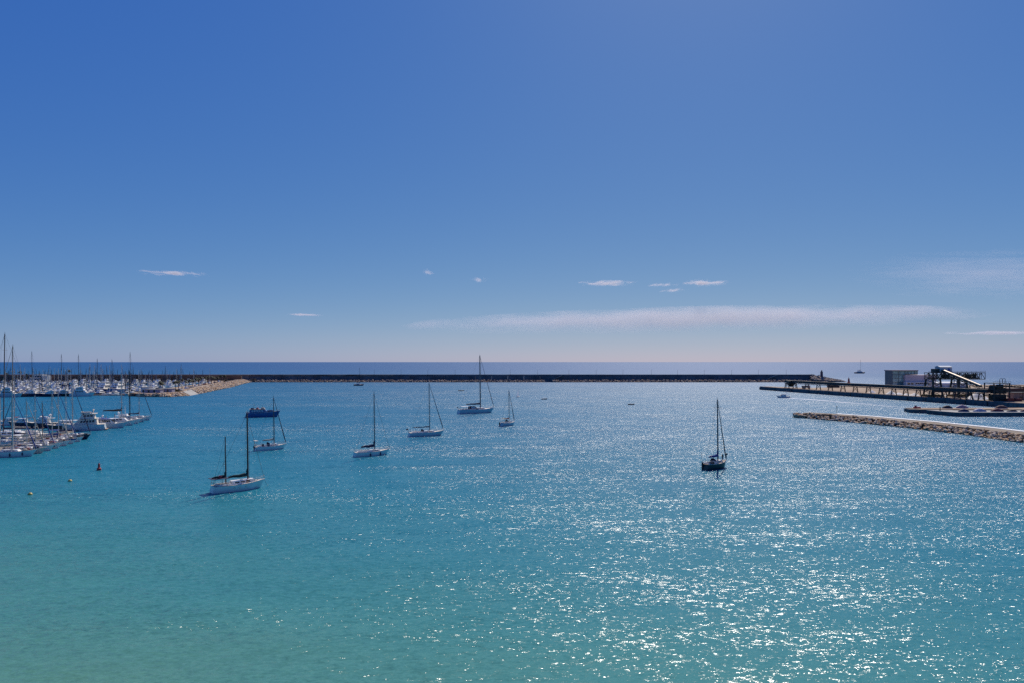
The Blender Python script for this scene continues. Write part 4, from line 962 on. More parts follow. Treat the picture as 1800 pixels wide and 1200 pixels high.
for i, p_ in enumerate(pts):
    f = i/len(pts); w = 2.2+5.0*f; t_ = (pts[min(i+1, len(pts)-1)]-pts[max(i-1, 0)]).normalized(); n_ = Vector((-t_.y, t_.x, 0))
    for s_ in (-1, -.5, 0, .5, 1): mb.v.append(tuple(p_+n_*w*s_+Vector((0, 0, .03)))); fo.append((.86-.42*f+.16*mnoise.noise((i*.15, 0, 0)))*(1-abs(s_)**2*.6))
for i in range(len(pts)-1):
    for j in range(4): mb.f.append((i*5+j, i*5+j+1, i*5+j+6, i*5+j+5)); mb.m.append(0)
o = mb.build('wake', foam_mat()); at = o.data.attributes.new('foam', 'FLOAT', 'POINT'); at.data.foreach_set('value', fo)
tag(o, 'white foam wake trailing right from the grey motorboat', 'wake', kind='stuff')
# ------------------------------------------------------------------ near pontoon with moored boats (left)
BWOOD = mat('beige_spar', (.34, .22, .14), .6); BWOOD2 = mat('brown_spar', (.14, .09, .08), .6)
PONT = mat('pontoon_deck', (0.40, 0.33, 0.26), .9, var=.2, scale=.8)
def pl(D, off=0.0):
    """point on the line of bows at distance D, moved off metres along the berth direction"""
    x = -131.5-(D-189)*0.252; return Vector((x+off*.97, D+off*.245, 0))
BH = math.atan2(.245, .97)
pt_ = thing('pontoon', 'floating wooden pontoon between the moored boats on the left', 'pontoon')
for k in range(13):
    a, b = pl(172+k*11.5, -15.2), pl(172+(k+.97)*11.5, -15.2)
    mb = MB(); mb.bar((a.x, a.y, .3), (b.x, b.y, .3), 2.4, .55); mb.build('deck_section', PONT, pt_)
    mb = MB(); c = a; mb.tube([(c.x-1.5, c.y, -1), (c.x-1.5, c.y, 2.6)], .18, 7); mb.build('pile', GALV, pt_)
GRP = 'boats berthed on the near pontoon'
def berth(D, L): return pl(D, -L/2)
S = sailboat
sp_ = dict(rig=True, group=GRP)
t, e_ = S('sloop', 'white sloop with four dark blue fenders, nearest at the left edge', berth(189, 13.2), BH, L=13.2, F=1.35, mh=17.5, mx=.06, mm=ALU_L, cover=BEIGEC, cov_r=.34, fen=(-.36, -.16, .06, .27), jibm=BLUEC, cab=(-.12, .2, .5), group=GRP, clutter=4)
S('sloop', 'cream sloop moored directly behind the four-fender sloop', berth(195, 11.5), BH, L=11.5, F=1.2, mh=15, mm=ALU_L, cover=None, hullm=HULLS['cream'], deckm=TEAK, jibm=BEIGEC, group=GRP, clutter=5)
S('sloop', 'white sloop with long bare boom, third bow from the nearest', berth(201, 12), BH, L=12, F=1.25, mh=16.2, mm=ALU_L, deckm=TEAK, cover=GREENC, cov_r=.15, jib=True, jibm=BLUEC, group=GRP, clutter=6)
S('sloop', 'teak decked sloop with small dark fender on its bow', berth(206.5, 12.6), BH, L=12.6, F=1.3, mh=13.8, mm=BWOOD, cover=BEIGEC, deckm=TEAK, cov_r=.3, fen=(.34,), jib=False, group=GRP, clutter=4)
S('sloop', 'white sloop under a beige awning in the middle of the near row', berth(212.5, 11.8), BH, L=11.8, F=1.2, mh=16.5, mm=ALU_L, cover=BEIGEC, cov_r=.34, bimini=BEIGEC, jibm=BEIGEC, group=GRP, clutter=5)
S('sloop', 'white sloop with blue hull stripe and blue sail cover in the near row', berth(218, 12.5), BH, L=12.5, F=1.25, mh=17, mm=ALU_L, cover=BLUEC, stripe=BLUEC, jibm=BLUEC, group=GRP, clutter=6)
S('sloop', 'white sloop with navy spray hood and rope bow, second last of the near row', berth(223.5, 12), BH, L=12, F=1.2, mh=18, mm=ALU_L, cover=BEIGEC, hood=NAVY, jib=False, group=GRP, clutter=4)
S('sloop', 'navy hulled sloop at the end of the near row', berth(230, 13), BH, L=13, F=1.3, mh=19, mm=ALU_L, cover=NAVY, hullm=HULLS['navy'], bimini=BLUEC, jibm=NAVY, group=GRP, clutter=5)
# gap, then further berths
t = thing('rowing_skiff', 'small orange brown wooden skiff left of the blue covered cruiser', 'skiff', P(175, 749), BH, GRP)
e_ = build_hull(t, 7.5, 2.4, .8, HULLS['brown'], boot=BLK); build_deck(t, e_, TEAK, drop=.25)
cabin(t, e_, .2, 2.4, .6, .7, HULLS['cream'], 'cuddy', nwin=2); mb = MB(); mb.box(-2.2, -1.9, -.9, .9, .5, .58); mb.build('thwart', WOODM, t)
t, e_ = motorboat('cabin_cruiser', 'pale blue cabin cruiser with blue canvas cover, bow to the right', berth(270, 13), BH, L=13, F=1.7, hullm=HULLS['pale'], fly=False, arch=False, group=GRP)
mb = MB(); mb.loft([[(-3.6+k*1.4, 1.6*cos(pi*j/8), 3.2+(.9-.22*abs(k-1))*sin(pi*j/8)) for j in range(9)] for k in range(4)], cap=True); mb.build('canvas_cover', BLUEC, t)
S('sloop', 'catamaran style sloop with raised dark boom behind the blue covered cruiser', berth(281, 14), BH, L=14, B=5.5, F=1.6, mh=21, mm=ALU_L, cover=STEEL_B, cov_r=.35, boomz=3.2, boom_l=7, mx=.12, jib=False, cab=(-.25, .3, 1.3), group=GRP)
t, e_ = motorboat('motor_yacht', 'white motor yacht with tall radar mast between the pontoon sailboats', berth(289, 12), BH, L=12, F=1.5, mastm=4.5, group=GRP)
S('sloop', 'sloop with a very dark mast and blue sail cover near the pontoon end', berth(296, 13), BH, L=13, F=1.3, mh=22, mm=STEEL_B, cover=NAVY, hullm=HULLS['pale'], jib=False, mx=.0, group=GRP)
S('sloop', 'outermost sloop at the pontoon end with navy jib rolled on its forestay', berth(305, 12.5), BH, L=12.5, F=1.3, mh=18, mm=ALU_L, cover=NAVY, jibm=NAVY, group=GRP)
# second side, bows to the left
def lberth(x, y, L): return P(x, y)
t, e_ = motorboat('trawler_yacht', 'tall cream two-storey trawler yacht with pale hull and flybridge', P(146, 755.5), H(204), L=14.5, B=5.6, F=2.2, hullm=HULLS['pale'], tall=1.12, levels=2, top=DECKW, group=GRP)
motorboat('motor_yacht', 'navy hulled motor yacht with white superstructure, bow to the left', P(73, 751), H(192), L=12.6, F=1.9, hullm=HULLS['navy'], group=GRP)
motorboat('motor_yacht', 'dark hulled cruiser with a white framed awning left of the navy yacht', P(37, 748.5), H(190), L=9.5, F=1.6, hullm=HULLS['navy'], awning=NAVY, fly=False, arch=False, group=GRP)
motorboat('motor_yacht', 'small white cabin boat with red trimmed roof at the far left', P(15, 746.5), H(190), L=8.5, F=1.5, fly=False, arch=False, awning=REDC, group=GRP)
motorboat('motor_yacht', 'long low dark green motor yacht between navy yacht and trawler', P(112, 754), H(192), L=13, F=1.6, hullm=HULLS['teal'], fly=False, arch=False, group=GRP)
motorboat('motor_yacht', 'white flybridge yacht with red canopy just right of the trawler', P(168, 750.5), H(196), L=10, F=1.6, awning=REDC, group=GRP)
t = thing('inflatable_tender', 'pale inflatable tender floating behind the nearest masts', 'tender', P(44, 761.5), H(8), GRP)
mb = MB()
for s_ in (-1, 1): mb.tube([(-2.4, s_*.9, .4), (1.3, s_*.9, .45), (2.2, s_*.5, .6), (2.6, 0, .7)], .38, 8)
mb.build('tube', mat('pale_tube', (.55, .46, .40), .7), t); mb = MB(); mb.box(-2.3, 1.6, -.8, .8, .15, .35); mb.build('floor', GALV, t); mb = MB(); mb.box(-.6, .2, -.35, .35, .35, 1.2, top=(.1, .05)); mb.build('console', GEL, t)
S('schooner_yacht', 'big sailing yacht with the tallest dark mast and a crosstree at left edge', P(14, 773), H(193), L=22, B=5.6, F=1.9, mh=35, mm=BWOOD2, cover=NAVY, mr=.17, mx=.06, spreaders=(.25, .5, .84), sw=1.9, mizzen=None, group=GRP, jib=False, hullm=HULLS['cream'], cab=(-.2, .24, .9))
S('sloop', 'sailing yacht with brown tall mast second from the left edge', P(25, 766.5), H(193), L=16, F=1.6, mh=31.5, mr=.15, mm=BWOOD, cover=BEIGEC, mx=.05, group=GRP, jibm=BEIGEC, spreaders=(.35, .7))
t, e_ = S('sloop', 'cluttered white sloop with round radar dome frame at the left edge', P(6, 783), H(194), L=12, F=1.3, mh=15, mm=ALU_L, cover=BEIGEC, bimini=GEL, group=GRP, radar=True, jibm=BLUEC, clutter=6)
S('sloop', 'white sloop with navy boom cover behind the cluttered one at the left edge', P(30, 777), H(194), L=11, F=1.2, mh=16, mm=ALU_L, cover=NAVY, group=GRP, jibm=NAVY, clutter=5)

# ------------------------------------------------------------------ far marina: quay, rock slope, fleet, palms
shore = [P(262, 696.8), P(300, 697), P(333, 694.8), P(360, 689.5), P(385, 684.5), P(410, 679), P(428, 673.8), P(442, 671)]
MZ = 2.2
mq = [(p_.x, p_.y) for p_ in shore]
top = [Vector((p_.x-7-3.5*(i/7), p_.y+3+i*0.6, 0)) for i, p_ in enumerate(shore)]
TZ = [2.2, 2.4, 2.6, 3.6, 4.4, 4.6, 4.2, 3.0]
land = [(p_.x, p_.y) for p_ in top]+[(-350, 886), (-470, 886), (-470, 850), (-372, 846), (-352, 800), (-338, 740), (-320, 660), (-308, 585), (-296, 540), (-292, 522)]
mb = MB(); mb.prism(land, -3, MZ); tag(mb.build('marina_mole', SAND), 'sandy mole carrying palms between marina and harbour', kind='structure')
rs = thing('rock_slope', 'tan boulder slope of the mole facing the harbour, with a pale slipway', 'rock slope')
mb = MB()
mb.loft([[(p_.x, p_.y, -1.0), (q_.x, q_.y, z_-.5), (q_.x-4, q_.y+2, z_-.4), (q_.x-9, q_.y+3, -1)] for p_, q_, z_ in zip(shore, top, TZ)], cap=True); mb.build('core', ROCKS[0], rs)
mb = MB()
for i in range(len(shore)-1):
    a, b, ta, tb = shore[i], shore[i+1], top[i], top[i+1]; ln = (b-a).length
    for k in range(int(ln*6.0)):
        t_ = rng.random(); s_ = rng.random()*1.12
        if i == 2 and .02 < t_ < .62 and s_ < 1: continue
        q = a.lerp(b, t_).lerp(ta.lerp(tb, t_), s_); z_ = (TZ[i]+(TZ[i+1]-TZ[i])*t_)*min(1, s_)
        add_rock(mb, q.x, q.y, z_+rng.uniform(-.3, .3), rng.uniform(.45, 1.05), rng.randrange(64))
tag(mb.build('boulders', ROCKS, rs), kind='stuff')
a, b, ta, tb = shore[2], shore[3], top[2], top[3]
mb = MB(); c0, c1, c2_, c3 = a.lerp(b, .05), a.lerp(b, .60), ta.lerp(tb, .60), ta.lerp(tb, .05)
mb.add([(c0.x, c0.y, -.1), (c1.x, c1.y, -.1), (c2_.x, c2_.y, 3.4), (c3.x, c3.y, 3.0), (c0.x, c0.y, -1), (c1.x, c1.y, -1), (c2_.x, c2_.y, -1), (c3.x, c3.y, -1)], [(0, 1, 2, 3), (4, 7, 6, 5), (0, 4, 5, 1), (1, 5, 6, 2), (2, 6, 7, 3), (3, 7, 4, 0)])
mb.build('slipway', CONC, rs)
# promenade behind the marina and its wall
mb = MB(); mb.box(-900, -430, 852, 886, -3, 2.4); tag(mb.build('promenade', SAND), 'promenade along the back of the marina', kind='structure')
bwall = thing('stone_wall', 'brown stone wall behind the marina boats at far left', 'wall', (0, 858, 0))
for k in range(30):
    mb = MB(); mb.box(-760+k*14, -760+(k+.99)*14, 0, 1.5, 2.4, 8.6+.25*sin(k*2.1)); mb.build('wall_bay', mat('brown_stone', (.22, .13, .09), .95, var=.3, scale=.1), bwall)
# front quay pontoon of the fleet
fp = []
for r_, D in enumerate((528, 566, 606, 648, 692, 738, 786, 832)):
    x0, x1 = -.765*D, -296-(D-520)*.22
    t = thing('pontoon', ('front', 'second', 'third', 'fourth', 'fifth', 'sixth', 'seventh', 'rearmost')[r_]+' long pontoon of the crowded far marina', 'pontoon', (0, D, 0), group='far marina pontoons')
    n_ = max(3, int((x1-x0)/16))
    for k in range(n_):
        mb = MB(); mb.box(x0+(x1-x0)*k/n_, x0+(x1-x0)*(k+.985)/n_, -1.2, 1.2, .05, .6); mb.build('deck_section', PONT, t)
    fp.append((D, x0, x1))
# prototypes, small in the picture: hull, superstructure, rig
def far_sail(hullm, cover, mh, mm, L=11.0):
    t = thing('moored_sailboat', '', 'sailboat'); rings, edge = hull_geo(L, L*.31, 1.2, n=8)
    mb = MB(); mb.loft(rings, closed=False); mb.loft([[(x, -y, z-.05), (x, y, z-.05)] for x, y, z in edge], 1, cap=False); mb.build('hull', [hullm, DECKW], t)
    mb = MB(); mb.box(-L*.12, L*.2, -1.0, 1.0, 1.1, 1.75, top=(.5, .15)); mb.build('cabin', GEL, t)
    mb = MB(); mb.tube([(L*.08, 0, 1.2), (L*.07, 0, mh)], [.17, .12], 5); mb.bar((L*.075, -1.0, mh*.5), (L*.075, 1.0, mh*.5), .1); mb.bar((L*.075, -.8, mh*.75), (L*.075, .8, mh*.75), .1)
    mb.build('mast', mm, t)
    mb = MB(); mb.tube([(L*.07, 0, 2.9), (-L*.05, 0, 2.75), (-L*.3, 0, 2.6)], [.34, .3, .14], 6); mb.build('sail_cover', cover, t)
    mb = MB(); mb.tube([(L*.48, 0, 1.7), (L*.075, 0, mh*.95)], [.14, .07], 4); mb.build('furled_jib', cover, t)
    return t
def far_motor(hullm, L=12.0, lev=1, top_=GEL, aw=None):
    t = thing('moored_motor_yacht', '', 'motorboat'); rings, edge = hull_geo(L, L*.31, 1.7*L/12, stern=.86, n=8); F_ = 1.7*L/12
    mb = MB(); mb.loft(rings, closed=False); mb.loft([[(x, -y, z-.05), (x, y, z-.05)] for x, y, z in edge], 1, cap=False); mb.build('hull', [hullm, DECKW], t)
    k = L/12
    mb = MB(); mb.box(-4*k, 2.6*k, -1.5*k, 1.5*k, F_, F_+1.5*k, top=(1.0*k, .25*k)); dh = mb.build('deckhouse', top_, t)
    mb = MB(); mb.box(-3.1*k, 1.75*k, -1.42*k, 1.42*k, F_+.65*k, F_+1.2*k, top=(.3*k, .02*k)); mb.build('window_band', MATS['dark_glass'], dh)
    mb = MB(); mb.box(-3.4*k, .8*k, -1.3*k, 1.3*k, F_+1.5*k, F_+2.3*k, top=(.7*k, .2*k)); mb.build('flybridge', top_, t)
    mb = MB(); mb.tube([(-2.6*k, -1.2*k, F_+2.2*k), (-3*k, -1*k, F_+3.3*k), (-3*k, k, F_+3.3*k), (-2.6*k, 1.2*k, F_+2.2*k)], .15*k, 5); mb.build('radar_arch', top_, t)
    if aw: mb = MB(); mb.box(-5.6*k, -2.6*k, -1.5*k, 1.5*k, F_+1.7*k, F_+1.85*k); mb.build('awning', aw, t)
    return t
protoS = [far_sail(GEL, BLUEC, 17, ALU_L), far_sail(GEL, BEIGEC, 19, ALU_L), far_sail(HULLS['navy'], NAVY, 20, ALU), far_sail(GEL, NAVY, 16, ALU), far_sail(GEL, GREENC, 14, WOODM), far_sail(HULLS['pale'], BLUEC, 22, ALU_L, 13)]
protoM = [far_motor(GEL), far_motor(GEL, 14), far_motor(HULLS['navy'], 13), far_motor(GEL, 10, aw=BLUEC), far_motor(HULLS['teal'], 12, aw=NAVY), far_motor(HULLS['pale'], 11, aw=BEIGEC)]
used = set()
def put(proto, loc, rz, label, group, s=1.0):
    o = proto if proto.name not in used else copy_tree(proto); used.add(proto.name)
    o.location = loc; o.rotation_euler = (0, 0, rz); o.scale = (s, s, s); o['label'] = label; o['group'] = group; return o
SD = ('white sailboat with blue sail cover', 'white sailboat with beige sail cover', 'navy hulled sailboat', 'white sailboat with navy cover and dark mast', 'white sailboat with green cover and short wooden mast', 'tall pale hulled sailboat with blue cover')
MD = ('white motor yacht', 'large white motor yacht', 'navy hulled motor yacht', 'small white motor yacht with blue awning', 'dark green motor yacht with navy awning', 'pale motor yacht with beige awning')
ROWN = ('front', 'second', 'third', 'fourth', 'fifth', 'sixth', 'seventh', 'rearmost')
for r_, (D, x0, x1) in enumerate(fp):
    for side in (-1, 1):
        if r_ == 0 and side == -1: continue
        x = x0+rng.uniform(0, 3)
        while x < x1-4:
            sail = rng.random() < (.62 if r_ > 0 else .5)
            pr = rng.choice(protoS if sail else protoM); s = rng.uniform(.82, 1.12)
            hd = H(90 if side > 0 else -90)+rng.uniform(-.05, .05)
            ix = (protoS if sail else protoM).index(pr)
            lb = (SD if sail else MD)[ix]+' at the '+ROWN[r_]+' far marina pontoon'
            put(pr, (x, D+side*(1.6+6.4*s), 0), hd, lb, 'sailing boats in the far marina' if sail else 'motor yachts in the far marina', s)
            x += rng.uniform(4.8, 7.4)*(1 if r_ < 3 else 1.5)
# the front row seen clearly: big yachts along the first pontoon
FR = 'large yachts along the front of the far marina'
def fy(px_, y_, L, hull, hd, lb, **kw):
    return motorboat('motor_yacht', lb, P(px_, y_), H(hd), L=L, F=L*.135, hullm=HULLS[hull], group=FR, **kw)[0]
fy(181, 691, 27, 'blue', -83, 'blue bowed motor yacht facing the camera, left of the pair', levels=2, arch=False, fly=False)
fy(203.5, 691, 27, 'blue', -83, 'blue bowed motor yacht facing the camera, right of the pair', levels=2, arch=False, fly=False)
fy(52, 696, 17, 'navy', 188, 'navy hulled motor yacht at left of the front row')
fy(87, 696, 15, 'navy', 190, 'dark hulled white topped yacht second in the front row')
fy(115, 695.5, 16, 'teal', 8, 'dark green hulled yacht third in the front row', levels=1)
fy(146, 695.5, 17, 'white', 8, 'white yacht with dark waterline left of the blue pair', levels=2)
fy(18, 697, 17, 'pale', 10, 'pale blue hulled yacht at the left edge of the front row', levels=2)
fy(224, 694.5, 11, 'white', -75, 'small white yacht right of the blue pair', fly=False)
for px_, mh, D, lb in ((55, 34.5, 560, 'boat with a tall mast reaching above the horizon, first from left'), (107, 32.5, 590, 'boat with a tall mast reaching above the horizon, second from left'),
                       (137, 32, 570, 'boat with a tall mast reaching above the horizon, third from left'), (170, 28.5, 560, 'boat with a mast touching the horizon behind the blue pair'), (228, 34, 575, 'boat with a tall mast reaching above the horizon, nearest the mole'), (196, 28, 600, 'boat with a mast touching the horizon above the right blue yacht')):
    S('large_sloop', lb, XD(px_, D), H(80), L=17, F=1.5, mh=mh, mm=ALU, cover=NAVY, jib=False, mx=.05, group='tall masted yachts in the far marina')
# small dark boats and a stone quay corner
c = P(240, 695.5); t = thing('work_float', 'small dark work float with clutter beside the rock slope', 'float', c)
mb = MB(); mb.box(-5, 5, -2, 2, -.2, .7); mb.build('deck', STEEL_B, t); mb = MB(); mb.box(-3.4, -1.2, -1, 1, .7, 2.4, top=(.2, .2)); mb.box(.6, 2.6, -1.2, .8, .7, 1.6); mb.build('crates', MATS['brown_hull'], t)
mb = MB(); mb.tube([(3.6, 0, .7), (3.6, 0, 3.6)], .1, 6); mb.build('post', GALV, t)

# palms
def palm(label, loc, h, seed, group):
    r = random.Random(seed); t = thing('palm_tree', label, 'palm tree', loc, r.random()*6.28, group)
    mb = MB(); lean = r.uniform(-.5, .5); mb.tube([(0, 0, -.2), (lean*.4, 0, h*.5), (lean, .2, h)], [.34, .24, .22], 7); mb.build('trunk', mat('palm_trunk', (.17, .11, .07), .95, var=.3, scale=3), t)
    mb = MB()
    for k in range(30):
        an = r.random()*6.28; el = r.uniform(-.5, 1.25); Lf = r.uniform(2.2, 3.2); pts = []
        for q in range(5):
            f = q/4; rad = Lf*f*cos(el)*(1-.12*f); pts.append(Vector((lean+rad*cos(an), .2+rad*sin(an), h+Lf*f*sin(el)-1.25*f*f*Lf*.55)))
        sd = Vector((-sin(an), cos(an), 0))
        for q in range(4):
            w0, w1 = .36*sin(pi*min(.98, .12+q*.22)), .36*sin(pi*min(.98, .12+(q+1)*.22)); a_, b_ = pts[q], pts[q+1]
            dr = Vector((0, 0, -.16))
            mb.add([a_, b_, b_+sd*w1+dr, a_+sd*w0+dr], [(0, 1, 2, 3)]); mb.add([a_, b_, b_-sd*w1+dr, a_-sd*w0+dr], [(0, 3, 2, 1)])
    mb.build('crown', mat('palm_leaf', (.075, .085, .03), .7, var=.35, scale=1.2), t)
    mb = MB(); mb.lathe([(.25, h-1.3), (.62, h-.9), (.5, h-.1), (.2, h+.2)], 7, (lean, .2)); mb.build('dead_skirt', mat('dry_frond', (.20, .13, .07), .95, var=.3), t)
    return t
pk = 0
PX = [281, 286, 309, 314, 320, 326, 332, 338, 344, 349, 355, 361, 366, 372, 377, 382, 388, 394]
WH = ('first', 'second', 'third', 'fourth', 'fifth', 'sixth', 'seventh', 'eighth', 'ninth', 'tenth', 'eleventh', 'twelfth', 'thirteenth', 'fourteenth', 'fifteenth', 'sixteenth', 'seventeenth', 'last')
for i, px_ in enumerate(PX):
    D = 545+i*14.5 if i > 1 else 548+i*4
    xx = XD(px_, D); palm('palm tree, '+WH[i]+' from the left in the row along the mole', Vector((xx.x, xx.y, MZ)), rng.uniform(6.4, 8.4), 50+i, 'palms on the mole')
for i, (px_, D, h_, lb) in enumerate(((38, 800, 11, 'lone tall palm above the far marina at left'), (14, 800, 9, 'lower palm nearest the left edge behind the far marina'), (48, 806, 8, 'bushy palm beside the pale marina office'),
                                  (123, 812, 13, 'tall lone palm right of the pale marina office'))):
    xx = XD(px_, D); palm(lb, Vector((xx.x, 860, 2.4)), h_, 90+i, 'palms behind the marina').location = Vector((XD(px_, 856).x, 854.5, 2.4))
# shrubs on the mole
def shrub(label, loc, sx, sy, sz, seed, name='shrub'):
    r = random.Random(seed); mb = MB()
    for k in range(420):
        u = Vector((r.gauss(0, 1), r.gauss(0, 1), abs(r.gauss(0, 1)))).normalized()*r.random()**.4; c = Vector((u.x*sx, u.y*sy, u.z*sz)); a_ = Vector((r.gauss(0, 1), r.gauss(0, 1), r.gauss(0, 1))).normalized()*.35; b_ = a_.cross(Vector((r.random(), r.random(), 1))).normalized()*.22
        mb.add([c-a_, c+b_, c+a_, c-b_], [(0, 1, 2, 3)])
    t = thing(name, label, 'shrub', loc); mb.build('foliage', mat('shrub_leaf', (.06, .065, .028), .8, var=.4, scale=1), t); mb = MB()
    for k in range(4): mb.tube([(0, 0, -.2), (r.uniform(-.5, .5)*sx, r.uniform(-.5, .5)*sy, sz*.7)], .08, 4)
    mb.build('stem', WOODM, t)
shrub('dark shrubs at the foot of the palms on the mole', XD(312, 546, MZ), 4.5, 2.2, 2.2, 1)
shrub('low dark bush between the mole tip and the breakwater', Vector((XD(446, 872).x, 872, 1.2)), 6, 3, 4.2, 2)
shrub('bush beside the last palm on the mole', XD(397, 800, MZ), 4, 2.5, 3.4, 3)
# white vans and cars on the mole
def car(label, loc, rz, c, seed, van=False):
    t = thing('parked_car' if not van else 'parked_van', label, 'car' if not van else 'van', loc, rz, 'vehicles parked on the mole'); m = mat('car_paint_%d' % seed, c, .35, var=.04)
    L, hb, ht = (4.3, .85, 1.45) if not van else (5.2, 1.0, 2.2)
    mb = MB(); mb.loft([[(-L/2, -.85, .3), (L/2, -.85, .3), (L/2, .85, .3), (-L/2, .85, .3)], [(-L/2, -.88, hb), (L/2, -.86, hb*.85), (L/2, .86, hb*.85), (-L/2, .88, hb)]], closed=True)
    mb.loft([[(-L/2+.1, -.84, hb-.02), (L*.22, -.84, hb-.05), (L*.22, .84, hb-.05), (-L/2+.1, .84, hb-.02)], [(-L/2+.45, -.7, ht), (L*.06, -.7, ht), (L*.06, .7, ht), (-L/2+.45, .7, ht)]], closed=True); mb.build('body', m, t)
    mb = MB(); mb.box(-L/2+.38, L*.13, -.80, .80, hb+.08, ht-.14, top=(.18, .06)); mb.build('windows', MATS['dark_glass'], t)
    for wx in (-L*.31, L*.31):
        for wy in (-.86, .86): mb = MB(); mb.tube([(wx, wy, .32), (wx, wy*.78, .32)], .32, 9); mb.build('wheel', BLK, t)
for i, (px_, c_, v_, lb) in enumerate(((318, (.7, .7, .7), True, 'white van parked left of the other vehicles among the palms'), (329, (.7, .7, .7), True, 'white van second among the palms'), (337, (.25, .27, .3), False, 'grey car between the white vans'), (345, (.7, .7, .7), True, 'white van third among the palms'),
                                   (352, (.65, .65, .66), False, 'white car after the third van'), (360, (.3, .05, .05), False, 'dark red car in the middle of the mole'), (369, (.68, .68, .68), False, 'white car right of the dark red car'), (378, (.1, .12, .2), False, 'dark blue car near the right end of the palms'), (386, (.66, .66, .66), True, 'white van nearest the end of the palm row'))):
    D = 560+(px_-318)*3.55; xx = XD(px_, D, MZ); car(lb, xx, H(80)+rng.uniform(-.1, .1), c_, i, v_)
# marina office and sheds
of = thing('marina_office', 'pale two-storey marina office behind the far boats at left', 'building', (XD(64, 850).x, 846, 2.4))
w = XD(86, 850).x-XD(64, 850).x
mb = MB(); mb.box(0, w*.62, 0, 8, 0, 7.6); mb.build('main_block', OFFW, of); mb = MB(); mb.box(w*.62, w, 1, 8, 0, 6.6); mb.build('side_block', WHITEP, of)
mb = MB(); mb.box(-.3, w*.62+.3, -.3, 8.3, 7.6, 8.0); mb.build('roof', CONC, of)
for k in range(3):
    for z_ in (1.0, 4.4): mb = MB(); mb.box(1+k*3, 3+k*3, -.12, 0, z_, z_+1.8); mb.build('window', DG, of)
for i, (px_, w_, h_, m_, lb) in enumerate(((58, 8, 4.5, OFFW, 'low white shed left of the marina office'), (268, 12, 2.6, mat('grey_blue_render', (.34, .33, .42), .85), 'low lilac grey store on the quay by the slope'), (292, 9, 2.8, MATS['grey_blue_render'], 'second lilac grey store beside the palms'), (405, 26, 3.0, HULLS['pale'], 'long pale blue shed behind the end of the mole'), (255, 7, 4.0, WHITEP, 'white kiosk at the quay corner right of the blue yachts'))):
    D = {58: 848, 268: 524, 292: 534, 405: 866, 255: 530}[px_]; s0 = thing('quay_shed', lb, 'shed', XD(px_, D, 2.2))
    mb = MB(); mb.box(-w_/2, w_/2, 0, 5, 0, h_); mb.build('wall', m_, s0); mb = MB(); mb.box(-w_/2-.3, w_/2+.3, -.3, 5.3, h_, h_+.25); mb.build('roof', CONC, s0)
    for k in range(2): mb = MB(); mb.box(-w_*.3+k*w_*.35, -w_*.3+k*w_*.35+1.4, -.1, 0, .3, 2.1); mb.build('door', DG, s0)
# ------------------------------------------------------------------ clouds: thin far volumes above the horizon
def cloud_mat(name, dens, sc_, thr, topheavy=0.0):
    m = bpy.data.materials.new(name); m.use_nodes = True; n, l = m.node_tree.nodes, m.node_tree.links; n.clear()
    out = n.new('ShaderNodeOutputMaterial'); v = n.new('ShaderNodeVolumePrincipled'); l.new(v.outputs[0], out.inputs['Volume'])
    v.inputs['Color'].default_value = (.80, .77, .80, 1); v.inputs['Anisotropy'].default_value = .25
    tc = n.new('ShaderNodeTexCoord'); le = n.new('ShaderNodeVectorMath'); le.operation = 'LENGTH'; l.new(tc.outputs['Object'], le.inputs[0])
    mp = n.new('ShaderNodeMapping'); mp.inputs['Scale'].default_value = sc_; l.new(tc.outputs['Object'], mp.inputs[0])
    oi = n.new('ShaderNodeObjectInfo'); ad0 = n.new('ShaderNodeVectorMath'); ad0.operation = 'ADD'; l.new(mp.outputs[0], ad0.inputs[0]); l.new(oi.outputs['Location'], ad0.inputs[1])
    no = n.new('ShaderNodeTexNoise'); no.inputs['Scale'].default_value = 1.0; no.inputs['Detail'].default_value = 6; no.inputs['Roughness'].default_value = .65; l.new(ad0.outputs[0], no.inputs['Vector'])
    a = n.new('ShaderNodeMath'); a.operation = 'SUBTRACT'; l.new(no.outputs[0], a.inputs[0])
    k = n.new('ShaderNodeMath'); k.operation = 'MULTIPLY_ADD'; l.new(le.outputs['Value'], k.inputs[0]); k.inputs[1].default_value = .42; k.inputs[2].default_value = thr; l.new(k.outputs[0], a.inputs[1])
    b = n.new('ShaderNodeMath'); b.operation = 'MULTIPLY'; b.use_clamp = False; l.new(a.outputs[0], b.inputs[0]); b.inputs[1].default_value = dens
    c = n.new('ShaderNodeMath'); c.operation = 'MAXIMUM'; l.new(b.outputs[0], c.inputs[0]); c.inputs[1].default_value = 0; 
    if topheavy:
        sp = n.new('ShaderNodeSeparateXYZ'); l.new(tc.outputs['Object'], sp.inputs[0])
        e = n.new('ShaderNodeMapRange'); e.inputs[1].default_value = -.9; e.inputs[2].default_value = .35; e.inputs[3].default_value = 1-topheavy; e.inputs[4].default_value = 1; l.new(sp.outputs[2], e.inputs[0])
        f = n.new('ShaderNodeMath'); f.operation = 'MULTIPLY'; l.new(c.outputs[0], f.inputs[0]); l.new(e.outputs[0], f.inputs[1]); l.new(f.outputs[0], v.inputs['Density'])
    else: l.new(c.outputs[0], v.inputs['Density'])
    m.cycles.volume_step_rate = 0.2
    return m
CD = 32000.0
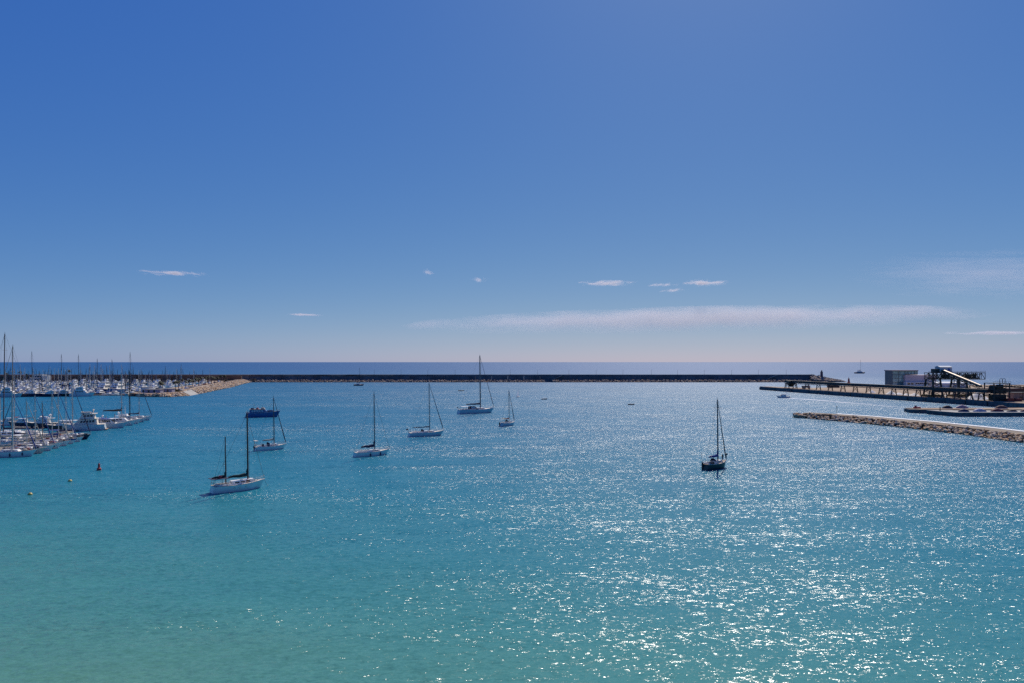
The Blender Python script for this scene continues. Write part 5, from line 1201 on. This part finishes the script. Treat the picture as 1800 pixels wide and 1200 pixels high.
def cloud(label, x0, x1, y0, y1, dens, tilt=0, sc_=(5, 2, 2), thr=.18, depth=1500, topheavy=0.0):
    cx, cy = (x0+x1)/2, (y0+y1)/2
    me = bpy.data.meshes.new('cloud'); bm = bmesh.new(); bmesh.ops.create_icosphere(bm, subdivisions=3, radius=1.0); bm.to_mesh(me); bm.free()
    me.materials.append(cloud_mat('cloud_vapour', dens, sc_, thr, topheavy))
    o = bpy.data.objects.new('cloud', me); col.objects.link(o)
    o.location = ((cx-900)/FPX*CD, CD, CAM_H-(cy-EYE)/FPX*CD); o.scale = ((x1-x0)/2/FPX*CD, depth, (y1-y0)/2/FPX*CD); o.rotation_euler = (0, -radians(tilt), 0)
    return tag(o, label, 'cloud')
cloud('long low cloud bank stretching above the breakwater from centre to right', 700, 1760, 538, 586, .0022, tilt=1.3, sc_=(6, 2, 1.2), thr=.04, topheavy=.8)
cloud('bright thin cloud streak right of centre, left of a pair', 990, 1150, 493, 504, .030, sc_=(4, 1, 4), thr=.33)
cloud('bright thin cloud streak right of centre, right of a pair', 1180, 1295, 492, 504, .032, tilt=-1, sc_=(3, 1, 4), thr=.31)
cloud('faint cloud wisp between the bright pair of streaks', 1125, 1205, 498, 505, .02, sc_=(3, 1, 3), thr=.33)
cloud('small cloud wisp just below the bright pair of streaks', 1150, 1216, 508, 514, .02, sc_=(3, 1, 3), thr=.33)
cloud('thin ragged cloud streak high at left', 215, 395, 475, 487, .026, tilt=-1.2, sc_=(5, 1, 4), thr=.34)
cloud('short thin cloud streak low at left', 490, 585, 551.5, 556.5, .026, sc_=(3, 1, 2.5), thr=.30)
cloud('tiny cloud fleck left of centre', 738, 767, 475, 483, .010, sc_=(2, 1, 2), thr=.30)
cloud('tiny cloud fleck nearest the centre', 820, 866, 488, 496, .010, sc_=(3, 1, 2), thr=.31)
cloud('thin bright cloud streak low at the right edge', 1620, 1900, 580, 591, .010, sc_=(6, 1, 2), thr=.27)
cloud('faint veil of cloud high at the right edge', 1480, 2000, 436, 530, .0006, sc_=(3, 2, 6), thr=.15)
